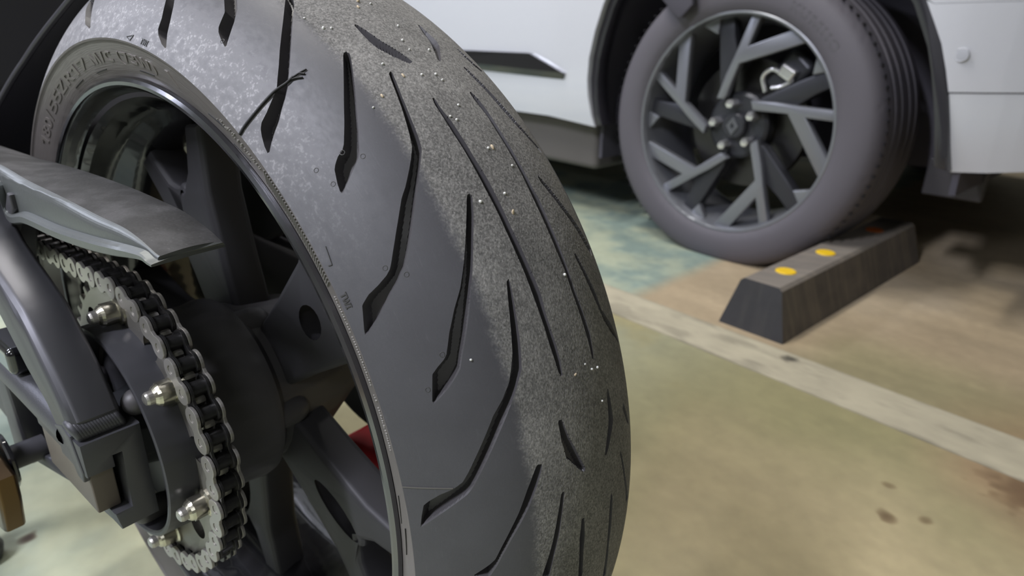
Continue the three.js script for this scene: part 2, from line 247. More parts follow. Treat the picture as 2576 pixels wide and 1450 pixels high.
for (const n of REST) for (let k = -3; k <= 6; k++) {
  const f = GROOVES[n], a = f[0] + 43.6 * k;
  if (a > 92 && a < 300) addPoly(f, KIND[n] ?? [6.5, 0.9], 43.6 * k);
  if ((a > 92 && a < 300) || n === 'g5' || n === 'g7') if (a > 92 && a < 300) addPoly(f, KIND[n] ?? [6.5, 0.9], 43.6 * k + 10, true);
}
function nearest(pts, u, v) {
  let best = 1e9, bx = 0, by = 0, inside = false;
  for (let i = 0, j = pts.length - 1; i < pts.length; j = i++) {
    const [x1, y1] = pts[j], [x2, y2] = pts[i], dx = x2 - x1, dy = y2 - y1, t = clamp(((u - x1) * dx + (v - y1) * dy) / (dx * dx + dy * dy + 1e-12)), qx = x1 + t * dx, qy = y1 + t * dy, d = (u - qx) ** 2 + (v - qy) ** 2;
    if (d < best) { best = d; bx = qx; by = qy; }
    if ((y1 > v) !== (y2 > v) && u < (x2 - x1) * (v - y1) / (y2 - y1) + x1) inside = !inside;
  }
  return [Math.sqrt(best) * (inside ? -1 : 1), bx, by];
}
// a grid laid on a surface of revolution, sunk inside the outlines, its points drawn onto their edges
function groovedGrid(u0, u1, v0, v1, cell, place, list, uvOf) {
  const nu = Math.ceil((u1 - u0) / cell), nv = Math.ceil((v1 - v0) / cell), W = nv + 1, N = (nu + 1) * W;
  const U = new Float32Array(N), V = new Float32Array(N), S = new Float32Array(N).fill(9), H = new Float32Array(N);
  for (let i = 0; i <= nu; i++) for (let j = 0; j <= nv; j++) { U[i * W + j] = lerp(u0, u1, i / nu); V[i * W + j] = lerp(v0, v1, j / nv); }
  for (const p of list) {
    const i0 = Math.max(0, Math.floor((p.u0 - u0) / (u1 - u0) * nu)), i1 = Math.min(nu, Math.ceil((p.u1 - u0) / (u1 - u0) * nu)), j0 = Math.max(0, Math.floor((p.v0 - v0) / (v1 - v0) * nv)), j1 = Math.min(nv, Math.ceil((p.v1 - v0) / (v1 - v0) * nv));
    for (let i = i0; i <= i1; i++) for (let j = j0; j <= j1; j++) {
      const k = i * W + j, [d, bx, by] = nearest(p.pts, lerp(u0, u1, i / nu), lerp(v0, v1, j / nv));
      if (d < S[k]) {
        const edge = i === 0 || i === nu || j === 0 || j === nv;
        S[k] = d;
        if (Math.abs(d) < cell * 0.5 && !edge) { U[k] = bx; V[k] = by; S[k] = 0; H[k] = 0; } else if (d < 0) { U[k] = lerp(u0, u1, i / nu); V[k] = lerp(v0, v1, j / nv); const right = by > lerp(v0, v1, j / nv), q = -d, lip = p.D > 6.8 ? lerp(0.12, 0.9, smooth(-46, -58, by)) : 0.15;      // the edge towards the crown is worn to a chamfer
          H[k] = right ? (q < lip ? q * 0.9 : Math.min(p.D, lip * 0.9 + (p.D - lip * 0.9) * Math.min(1, (q - lip) / 1.1))) : p.D * Math.min(1, q / p.w); }
      }
    }
  }
  const P = new Float32Array(N * 3), Nn = new Float32Array(N * 3), T = new Float32Array(N * 2);
  for (let k = 0; k < N; k++) { const { p, n } = place(U[k], V[k], H[k]); P.set(p, k * 3); Nn.set(n, k * 3); T.set(uvOf(U[k], V[k]), k * 2); }
  const flat = [], sunk = [], up = [];
  for (let i = 0; i < nu; i++) for (let j = 0; j < nv; j++) {
    const a = i * W + j, b = a + 1, c = a + W, d = c + 1;
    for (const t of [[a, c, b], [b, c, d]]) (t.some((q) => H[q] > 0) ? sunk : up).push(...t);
  }
  const g1 = new THREE.BufferGeometry(); g1.setAttribute('position', new THREE.BufferAttribute(P, 3)); g1.setAttribute('normal', new THREE.BufferAttribute(Nn, 3)); g1.setAttribute('uv', new THREE.BufferAttribute(T, 2)); g1.setIndex(up);
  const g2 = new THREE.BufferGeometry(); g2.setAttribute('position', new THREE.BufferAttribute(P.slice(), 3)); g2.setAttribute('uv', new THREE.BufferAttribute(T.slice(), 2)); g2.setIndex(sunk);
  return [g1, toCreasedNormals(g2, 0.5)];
}
const tyreAt = (u, v, h = 0) => {                   // point and normal on the tread, metres; h sinks it by mm
  const x = v2x(v), r = tyR(x), e = 0.4, dx = v2x(Math.min(v + e, VS)) - v2x(Math.max(v - e, -VS)), dr = tyR(v2x(Math.min(v + e, VS))) - tyR(v2x(Math.max(v - e, -VS))), L = Math.hypot(dx, dr), nx = -dr / L, nr = dx / L, t = u / UR, c = Math.cos(t), s = Math.sin(t);
  const X = x - nx * h, R = r - nr * h;
  return { p: [X / 1000, R * c / 1000, R * s / 1000], n: [nx, nr * c, nr * s] };
};
const TU0 = -45 * D2R * UR, TUL = 170 * D2R * UR;
const tyUV = (u, v) => [(u - TU0) / TUL, v / (2 * VS) + 0.5];
{
  const worn = (u, v) => {        // 1 where the road has worn the rubber
    const U = TU0 + u * TUL, x = v2x((v - 0.5) * 2 * VS), e = 3 * (fbm(U * 0.25, x * 0.25, 51, 3) - 0.5) + 2.5 * (noise(U * 1.6, x * 1.6, 52) - 0.5);
    return smooth(-50.5, -44.5, x + e) * smooth(-50.5, -44.5, -x + e);
  };
  const map = texture(2048, 1024, (u, v) => {
    const U = TU0 + u * TUL, V = (v - 0.5) * 2 * VS, w = worn(u, v), g1 = noise(U * 1.25, V * 1.25, 61), g2 = noise(U * 2.8, V * 2.8, 62), g3 = fbm(U * 0.05, V * 0.05, 63, 4);
    const grit = 0.44 + 0.16 * (g1 - 0.5) + 0.16 * (g2 - 0.5) + 0.12 * (g3 - 0.5);
    const clean = 0.285 + 0.03 * (g3 - 0.5) + 0.015 * (g2 - 0.5);
    let c = [0, 1, 2].map((k) => lerp(clean * [0.985, 0.975, 1.02][k], grit * [1.015, 1.0, 0.965][k], w));
    // crumbled, dusty rubber along the upper left shoulder, plus grazing sheen painted pale
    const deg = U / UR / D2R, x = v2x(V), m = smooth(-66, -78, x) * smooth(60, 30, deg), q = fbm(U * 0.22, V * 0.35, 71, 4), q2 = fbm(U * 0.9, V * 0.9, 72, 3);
    const crumbSheen = smooth(-58, -80, x + 14 * (q - 0.5)) * smooth(66, 22, deg) * (0.42 + 0.5 * q) + m * 0.5 * smooth(0.5, 0.72, q2) * smooth(0.4, 0.6, q);
    c = c.map((y, k) => lerp(y, [0.60, 0.595, 0.60][k], clamp(crumbSheen * 0.85)));
    const scuff = (1 - w) * smooth(0.9, 0.97, noise(U * 0.12, V * 2.2, 81)) * 0.02; return c.map((y) => y + scuff);
  });
  const bump = texture(2048, 1024, (u, v) => { const U = TU0 + u * TUL, V = (v - 0.5) * 2 * VS, w = worn(u, v), n = lerp(0.5 + 0.05 * noise(U * 2.5, V * 2.5, 92), 0.25 + 0.35 * noise(U * 1.25, V * 1.25, 61) + 0.4 * noise(U * 2.6, V * 2.6, 91), w); return [n, n, n]; }, false);
  const rough = texture(1024, 512, (u, v) => { const k = lerp(0.56, 0.92, worn(u, v)) + 0.06 * (noise(u * 400, v * 200, 95) - 0.5); return [k, k, k]; }, false);
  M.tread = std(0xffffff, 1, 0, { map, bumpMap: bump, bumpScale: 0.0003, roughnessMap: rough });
  M.sidewall = std(0x6a6562, 0.36, 0, { bumpMap: grainT, bumpScale: 0.0001 });
}
const uD0 = -26 * D2R * UR, uD1 = 112 * D2R * UR, vD = 64;
const inside = (u0, u1) => polys.filter((p) => p.u1 > u0 && p.u0 < u1);
const grids = [
  groovedGrid(uD0, uD1, -VS, vD, 0.75, tyreAt, inside(uD0, uD1), tyUV),
  groovedGrid(uD0, uD1, vD, VS, 2.5, tyreAt, [], tyUV),
  groovedGrid(uD1, uD0 + 2 * Math.PI * UR, -VS, VS, 2.2, tyreAt, inside(uD1, uD0 + 2 * Math.PI * UR), tyUV),
];
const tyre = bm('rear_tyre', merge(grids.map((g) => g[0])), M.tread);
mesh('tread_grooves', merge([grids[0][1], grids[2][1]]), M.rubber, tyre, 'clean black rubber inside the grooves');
// sidewalls: a small step under the tread edge, then a slightly hollow wall down to the bead
const sideProf = [[-88.2, 255.0], [-87.9, 253.9], [-87.0, 253.3], [-86.4, 252.2], [-84.6, 248.2], [-82.6, 243.6], [-80.4, 238.6], [-78.6, 235.2], [-77.2, 232.9], [-76.2, 231.4], [-74, 229]];
for (const s of [1, -1]) { const pr = sideProf.map(([x, r]) => [s * x / 1000, r / 1000]); mesh('sidewall', latheX(s > 0 ? pr.reverse() : pr, 240, 0.5), M.sidewall, tyre, 'brownish black sidewall'); }

// --- raised lettering and moulding marks on the tyre
const font = await new FontLoader().loadAsync('fonts/droid/droid_sans_bold.typeface.json');
const SW = { x: -83.0, r: 244.6, tx: -0.442, tr: 0.897 };                         // a point and the slope of the left sidewall
const onSide = (deg, y, h) => { const t = deg * D2R, x = SW.x + SW.tx * y - 0.897 * h, r = SW.r + SW.tr * y - 0.442 * h; return [x / 1000, r * Math.cos(t) / 1000, r * Math.sin(t) / 1000]; };
function warp(g, f) { const p = g.attributes.position; for (let i = 0; i < p.count; i++) p.setXYZ(i, ...f(p.getX(i), p.getY(i), p.getZ(i))); g.deleteAttribute('normal'); g.computeVertexNormals(); return g; }
const letters = (txt, size, h) => { const g = new TextGeometry(txt, { font, size, depth: h, curveSegments: 4, bevelEnabled: false }); g.deleteAttribute('uv'); return g.index ? g.toNonIndexed() : g; };
function textSide(txt, deg0, size, y0, span) {        // letters spaced over a span of degrees
  const g = letters(txt, size, 0.7); g.computeBoundingBox(); const w = g.boundingBox.max.x;
  return mesh('raised_lettering', warp(g, (x, y, z) => onSide(deg0 + span * x / w, y + y0, z - 0.15)), M.sideMark, tyre);
}
M.sideMark = std(0x75706b, 0.35);
textSide('180', -45, 7.0, -3.5, 8); textSide('/', -36.5, 7.6, -3.8, 1.4); textSide('55ZR17', -34.5, 7.0, -3.5, 22.5); textSide('M/C', -10.2, 6.6, -3.4, 8.6); textSide('(73W)', 0.2, 6.6, -3.4, 11.6); textSide('\\', 15.2, 8, -4, 2.2);
textSide('4PR', -58, 6, -3, 8);
const onTread = (deg, xmm) => [deg * D2R * UR, x2v(xmm)];
const treadText = (txt, deg, xmm, size) => { const [u, v] = onTread(deg, xmm); return mesh('raised_lettering', warp(letters(txt, size, 0.5), (x, y, z) => tyreAt(u + x, Math.max(v + y, -VS), 0.15 - z).p), M.tyreMark, tyre); };
M.tyreMark = std(0x3b3a38, 0.5);
treadText('TWI', 55.3, -87.4, 3.4); treadText('TWI', 10.4, -87.4, 3.4);
const bar = (name, a, b, wid, h, mat) => {             // a low bar between two points on the tread
  const [u0, v0] = onTread(...a), [u1, v1] = onTread(...b), L = Math.hypot(u1 - u0, v1 - v0), g = new THREE.BoxGeometry(L, wid, h, Math.max(2, Math.round(L / 2)), 1, 1); g.translate(L / 2, 0, h / 2);
  const c = (u1 - u0) / L, s = (v1 - v0) / L; return mesh(name, warp(g, (x, y, z) => tyreAt(u0 + c * x - s * y, clamp(v0 + s * x + c * y, -VS, VS), 0.1 - z).p), mat, tyre);
};
bar('moulding_mark', [6.6, -86.9], [8.2, -85.9], 0.35, 0.5, M.tyreMark); bar('moulding_mark', [6.6, -86.9], [7.8, -87.6], 0.35, 0.5, M.tyreMark); bar('moulding_mark', [7.8, -87.6], [8.2, -85.9], 0.35, 0.5, M.tyreMark);
bar('moulding_mark', [50.2, -85.2], [52.2, -85.9], 0.35, 0.5, M.tyreMark); bar('moulding_mark', [52.2, -85.9], [52.1, -86.8], 0.5, 0.5, M.tyreMark);
bar('moulding_seam', [77.1, -88.1], [77.7, -74.9], 0.7, 0.45, std(0x5a5754, 0.5)); 
for (const [a, x] of [[43.2, -67.8], [44.6, -62.8], [45.3, -75.2], [43.1, -77.2], [55.0, -73.5], [56.4, -68.5], [67.3, -74.9], [64.5, -67.5], [23.4, -73.7]]) {
  const [u, v] = onTread(a, x), g = new THREE.TorusGeometry(1.15, 0.22, 6, 18); mesh('vent_mark', warp(g, (p, q, z) => tyreAt(u + p, v + q, 0.05 - z).p), M.tyreMark, tyre);
}
{ // small bars and the fine ribbed band on the sidewall
  const sb = (d0, y0, d1, y1, w = 0.45) => { const k = 4.27, L = Math.hypot((d1 - d0) * k, y1 - y0), g = new THREE.BoxGeometry(L, w, 0.7, 6, 1, 1); g.translate(L / 2, 0, 0.3); const c = (d1 - d0) * k / L, s = (y1 - y0) / L; return warp(g, (x, y, z) => onSide(d0 + (c * x - s * y) / k, y0 + s * x + c * y, z)); };
  for (const [d, y] of [[-11, -8.2], [-21.5, -7.6], [5.5, -7], [24.5, -5], [30, -9.5], [80, -3.5], [84, 0.5]]) mesh('moulding_mark', sb(d, y, d + 4.4, y + (d > 20 ? 3.4 : 0.4) * (d > 70 ? -1 : 1), 0.5), std(0x1d1c1c, 0.5), tyre);
  const ribs = []; for (let d = 38.5; d < 53.5; d += 0.42) ribs.push(sb(d, -4.6, d + 0.16, 8.0, 0.75));
  const rg = mesh('ribbed_band', merge(ribs.map((g) => { g.deleteAttribute('uv'); return g; })), std(0x6d6a66, 0.5), tyre); rg.userData.kind = 'stuff';
  const dots = []; for (let d = 55; d < 74; d += 0.3) if (noise(d * 2.2, 3, 5) > 0.3) dots.push(sb(d, 2.4 + 2.2 * noise(d * 9, 1, 7), d + 0.15, 2.4 + 3.2 * noise(d * 9, 1, 7), 0.5));
  for (let d = 27; d < 37.5; d += 0.28) if (noise(d * 2.2, 3, 5) > 0.25) dots.push(sb(d, -2 + 5 * noise(d * 9, 1, 7), d + 0.16, -1 + 6 * noise(d * 9, 1, 7), 0.6));
  mesh('moulded_code', merge(dots.map((g) => { g.deleteAttribute('uv'); return g; })), std(0x8b8882, 0.5), tyre).userData.kind = 'stuff';
}
{ // a loose rubber strand lying across the shoulder, forked at its end
  const strand = (list, r) => { const q = list.map(([a, x, h = 0.7]) => new THREE.Vector3(...tyreAt(...onTread(a, x), -h).p)); return tube(q, r, 40, 6); };
  const g = merge([strand([[33.8, -88.1, 0.6], [33.6, -85.5, 0.7], [33.5, -81.5], [33.4, -77.2], [33.4, -73.0, 0.9], [33.6, -68.5, 0.9], [33.5, -65.7]], 0.0007), strand([[33.5, -66.5], [33.6, -63.1], [33.7, -60.4, 0.6]], 0.00045), strand([[33.5, -67.7], [33.8, -65.4], [34.2, -63.4, 0.6]], 0.00045), strand([[33.6, -63.4], [34.0, -62.0, 0.5]], 0.0005)]);
  mesh('rubber_strand', g, std(0x121212, 0.6), tyre);
}
{ // grains of grit that stuck to the tread
  const at = [28.8, -17.4, 28.4, -7.7, 28.1, -45.6, 30.4, -42.9, 30.8, -39.9, 27.8, -13.7, 34.6, -11.7, 36.0, -12.7, 36.2, -0.1, 37.0, -32.5, 38.9, -27.5, 39.3, -17.7, 39.5, -9.4, 40.3, -8.1, 43.4, -9.7, 40.2, -43.0, 32.4, -5.6, 40.9, -49.2, 44.9, -16.6, 44.4, -18.8, 48.4, -5.6, 48.4, -8.5, 50.6, 0.8, 53.0, -13.9, 53.0, -29.1, 54.9, -14.7, 61.9, 2.2, 70.4, -3.2, 71.2, 1.2, 71.4, 6.5, 70.8, -12.2, 74.7, 4.7, 65.8, -59.0];
  const gm = [std(0xd2d2cc, 0.5), std(0xbfae92, 0.6)];
  for (let i = 0; i < at.length; i += 2) { const g = new THREE.IcosahedronGeometry(0.00055 + 0.0003 * rnd(), 1); g.scale(1, 0.7 + 0.5 * rnd(), 1 + (i % 10 ? 0 : 1.0)); g.rotateX(rnd() * 6); const p = tyreAt(...onTread(at[i], at[i + 1]), -0.2).p; g.translate(...p); mesh('grit', g, gm[i % 10 ? 0 : 1], tyre); }
}

// --- rim with five forked spokes, hub
const rim = bm('rear_rim', latheX([[-62, 224.0], [-62, 217.6], [-58, 217.0], [-50, 215.4], [-42, 211], [-34, 204.5], [-26, 199.5], [-16, 197.5], [20, 197.5], [34, 202], [46, 211], [58, 217], [68, 221], [76, 225], [80, 228], [80.5, 230.5], [77.5, 232], [75, 231], [70, 226], [52, 221], [30, 206], [18, 203], [-18, 203], [-30, 206], [-52, 221], [-62, 224.0]].map(([x, r]) => [x / 1000, r / 1000]), 220, 0.5), M.rimBlack);
mesh('rim_lip', latheX([[-61, 224.5], [-70, 228], [-75.0, 231.2], [-77.2, 232.2], [-79.6, 231.6], [-80.8, 229.6], [-80.4, 227.4], [-78.4, 225.6], [-75, 224.6], [-70, 224.0], [-67.6, 222.6], [-66.4, 219.6], [-64, 218.0], [-61, 217.3], [-61, 224.5]].map(([x, r]) => [x / 1000, r / 1000]), 260, 0.5), M.rimLip, rim, 'polished rim lip');
for (let k = 0; k < 5; k++) {
  const t0 = (51 + 72 * k) * D2R;
  const P2 = (r, a) => [r * Math.sin(t0 + a * D2R), r * Math.cos(t0 + a * D2R)];
  const ring = []; for (let i = 0; i < 18; i++) { const a = i / 18 * Math.PI * 2, c = P2(0.128, 0); const ra = k ? 0.034 : 0.0175, ta = k ? 0.015 : 0.0175, q = ra * Math.cos(a), w = ta * Math.sin(a); ring.push([c[0] + q * Math.sin(t0) + w * Math.cos(t0), c[1] + q * Math.cos(t0) - w * Math.sin(t0)]); }
  const g = extrudeX([P2(0.06, -24), P2(0.1, -17), P2(0.15, -14.5), P2(0.2, -16.5), P2(0.2, -10.5), P2(0.168, -6), P2(0.155, 0), P2(0.168, 6), P2(0.2, 10.5), P2(0.2, 16.5), P2(0.15, 14.5), P2(0.1, 17), P2(0.06, 24)], -0.034, -0.004, 0.005, [ring]);
  mesh('spoke', g, M.rimInner, rim);
}
mesh('hub', latheX([[-0.098, 0.012], [-0.098, 0.066], [-0.094, 0.07], [-0.06, 0.072], [-0.052, 0.0735], [-0.046, 0.0725], [-0.04, 0.066], [0.01, 0.06], [0.05, 0.04], [0.085, 0.036], [0.085, 0.012]], 96, 0.5), M.hub, rim, 'dark drum shaped hub');
for (let k = 0; k < 5; k++) { const a = (20 + 72 * k) * D2R, p = polar(-0.046, 0.06, a); const g = new THREE.CapsuleGeometry(0.012, 0.03, 4, 12); g.rotateZ(Math.PI / 2); g.translate(p.x, p.y, p.z); mesh('hub_rib', g, M.hub, rim); }

// --- brake disc and red calliper on the far side
bm('brake_disc', latheX([[0.092, 0.075], [0.0965, 0.075], [0.0965, 0.11], [0.092, 0.11], [0.092, 0.075]], 72, 0.4), M.steelDark);
bm('brake_calliper', (() => { const g = new RoundedBoxGeometry(0.05, 0.045, 0.075, 4, 0.012); g.translate(0.075, -0.123, 0.026); return g; })(), M.red, 'red brake calliper behind the wheel');

bm('far_swingarm', extrudeX([[-0.5, -0.02], [-0.3, -0.045], [0.05, -0.03], [0.06, 0.0], [0.045, 0.03], [-0.1, 0.035], [-0.3, 0.05], [-0.5, 0.07]], 0.112, 0.138, 0.006), M.blackPlastic);
bm('silencer', (() => { const g = new RoundedBoxGeometry(0.1, 0.26, 0.46, 5, 0.04); g.translate(0.195, 0.09, -0.42); return g; })(), M.blackPlastic);
bm('inner_guard', extrudeX([[-0.6, 0.02], [-0.22, 0.03], [-0.17, 0.06], [-0.13, 0.11], [-0.16, 0.17], [-0.25, 0.23], [-0.6, 0.28]], 0.115, 0.13, 0.005), M.blackPlastic);

// --- sprocket, its carrier and nuts
const BOLTS = [1.5, 52, 106.5, 168, 229, 293];
const SPX = -0.1085, TEETH = 42, PITCH = 0.015875, SPR = PITCH / 2 / Math.sin(Math.PI / TEETH);
{
  const s = new THREE.Shape(), n = TEETH * 8;
  for (let i = 0; i <= n; i++) { const a = i / n * Math.PI * 2, k = Math.cos(a * TEETH), r = SPR - 0.0054 + 0.0060 * smooth(-0.1, 0.9, k); const x = r * Math.sin(a), y = r * Math.cos(a); i ? s.lineTo(x, y) : s.moveTo(x, y); }
  const circle = (cx, cy, r, m = 40) => { const p = new THREE.Path(); for (let i = 0; i <= m; i++) { const a = -i / m * Math.PI * 2; i ? p.lineTo(cx + r * Math.cos(a), cy + r * Math.sin(a)) : p.moveTo(cx + r, cy); } return p; };
  s.holes.push(circle(0, 0, 0.064));
  for (let k = 0; k < 6; k++) { const a = (BOLTS[k] + 28) * D2R; s.holes.push(circle(0.0835 * Math.sin(a), 0.0835 * Math.cos(a), 0.0105, 24)); }
  const g = new THREE.ExtrudeGeometry(s, { depth: 0.0045, bevelEnabled: true, bevelThickness: 0.0012, bevelSize: 0.0012, bevelOffset: -0.0012, bevelSegments: 2, curveSegments: 6 });
  const p = g.attributes.position; for (let i = 0; i < p.count; i++) { const x = p.getX(i), y = p.getY(i), z = p.getZ(i); p.setXYZ(i, SPX + 0.00225 - z, y, x); }
  g.deleteAttribute('normal');
  const spr = bm('sprocket', toCreasedNormals(g, 0.5), M.sprocket);
  for (let k = 0; k < 6; k++) {
    const a = BOLTS[k] * D2R, c = polar(0, 0.087, a);
    const flange = latheX([[-0.1115, 0.001], [-0.1115, 0.0095], [-0.1135, 0.0095], [-0.1145, 0.008], [-0.1145, 0.001]], 24, 0.4); flange.translate(0, c.y, c.z);
    const hex = new THREE.CylinderGeometry(0.0078, 0.0078, 0.0085, 6); hex.rotateZ(Math.PI / 2); hex.translate(-0.1185, c.y, c.z);
    const collar = latheX([[-0.1225, 0.001], [-0.1225, 0.0072], [-0.1245, 0.0064], [-0.126, 0.005], [-0.126, 0.001]], 24, 0.4); collar.translate(0, c.y, c.z);
    const nut = mesh('nut', merge([flange, hex, collar]), M.zinc, spr);
    const stud = latheX([[-0.1255, 0.001], [-0.1255, 0.0044], [-0.129, 0.0044], [-0.1305, 0.0036], [-0.1312, 0.0022], [-0.1314, 0.0001]], 20, 0.5); stud.translate(0, c.y, c.z);
    mesh('stud', stud, M.steel, spr);
  }
  bm('sprocket_carrier', latheX([[-0.098, 0.02], [-0.108, 0.078], [-0.128, 0.0772], [-0.1305, 0.0768], [-0.1312, 0.0756], [-0.1312, 0.0742], [-0.130, 0.0728], [-0.112, 0.070], [-0.110, 0.03], [-0.128, 0.026], [-0.128, 0.012]], 120, 0.5), std(0x46464a, 0.42, 0.4));
  for (const [a, r] of [[47, 0.062], [167, 0.062], [287, 0.062]]) { const c = polar(0, r, a * D2R), g2 = new THREE.CapsuleGeometry(0.0085, 0.012, 5, 16); g2.rotateZ(Math.PI / 2); g2.translate(-0.122, c.y, c.z); bm('carrier_bolt', g2, M.hub); }
}
// --- chain: outer links, inner links, each a part of the chain
{
  const chain = bp('drive_chain');
  const plateShape = (hr) => { const s = new THREE.Shape(), h = PITCH / 2, R = 0.0073, w = 0.0046, N = 14; const pts = []; for (let i = 0; i <= N; i++) { const a = -Math.PI * 0.66 + i / N * Math.PI * 1.32; pts.push([h + R * Math.cos(a), R * Math.sin(a)]); } pts.push([0.0018, w], [-0.0018, w]); for (let i = 0; i <= N; i++) { const a = Math.PI * 0.34 + i / N * Math.PI * 1.32; pts.push([-h + R * Math.cos(a), R * Math.sin(a)]); } pts.push([-0.0018, -w], [0.0018, -w]);
    pts.forEach((p, i) => (i ? s.lineTo(...p) : s.moveTo(...p))); for (const q of [-h, h]) { const c = new THREE.Path(); c.absarc(q, 0, hr, 0, Math.PI * 2, true); s.holes.push(c); } return s; };
  const plateAt = (x0, t, hr = 0.0029) => { const g = new THREE.ExtrudeGeometry(plateShape(hr), { depth: t - 0.0008, bevelEnabled: true, bevelThickness: 0.0004, bevelSize: 0.0004, bevelOffset: -0.0004, bevelSegments: 2, curveSegments: 10 }); const p = g.attributes.position; for (let i = 0; i < p.count; i++) { const a = p.getX(i), b = p.getY(i), c = p.getZ(i); p.setXYZ(i, x0 + t - 0.0004 - c, b, a); } g.deleteAttribute('normal'); return toCreasedNormals(g, 0.6); };
  const pin = (x0, x1, r, q) => cylX(x0, x1, r, r, 14, 0, q * PITCH / 2);
  const outerPlates = merge([plateAt(-0.0088, 0.0022), plateAt(0.0066, 0.0022)]), outerPins = merge([-1, 1].map((q) => pin(-0.0082, 0.0082, 0.0026, q)));
  const outerLink = merge([outerPlates, outerPins]);
  const inner = merge([plateAt(-0.0062, 0.0020), plateAt(0.0042, 0.0020), ...[-1, 1].flatMap((q) => [pin(-0.0042, 0.0042, 0.0050, q), pin(-0.0066, 0.0066, 0.0036, q)])]);
  // pins sit one pitch apart along: top run, arc round the sprocket, bottom run
  const a0 = -4 * D2R, a1 = 184 * D2R, step = 2 * Math.asin(PITCH / 2 / SPR), pts = [], na = Math.round((a1 - a0) / step), ph = 47.6 * D2R;
  const first = Math.ceil((a0 - ph) / step), arc = []; for (let i = 0; i <= na; i++) arc.push(ph + (first + i) * step);
  const A = polar(0, SPR, arc[0]), B = polar(0, SPR, arc[na]);
  for (let k = 24; k >= 1; k--) pts.push([A.z - k * PITCH * 0.9995, A.y - k * PITCH * 0.02]);
  for (const a of arc) { const q = polar(0, SPR, a); pts.push([q.z, q.y]); }
  for (let k = 1; k <= 22; k++) pts.push([B.z - k * PITCH * 0.997, B.y + k * PITCH * 0.075]);
  const odd = (24 - first) % 2 !== 0 ? 1 : 0;
  for (let i = 0; i + 1 < pts.length; i++) {
    const [z0, y0] = pts[i], [z1, y1] = pts[i + 1], outer = (i + 0 + odd) % 2 === 0;
    const m = mesh(outer ? 'outer_link' : 'inner_link', outer ? outerLink : inner, outer ? M.plate : M.steelDark, chain); m.position.set(SPX, (y0 + y1) / 2, (z0 + z1) / 2); m.rotation.x = -Math.atan2(y1 - y0, z1 - z0);
  }
}

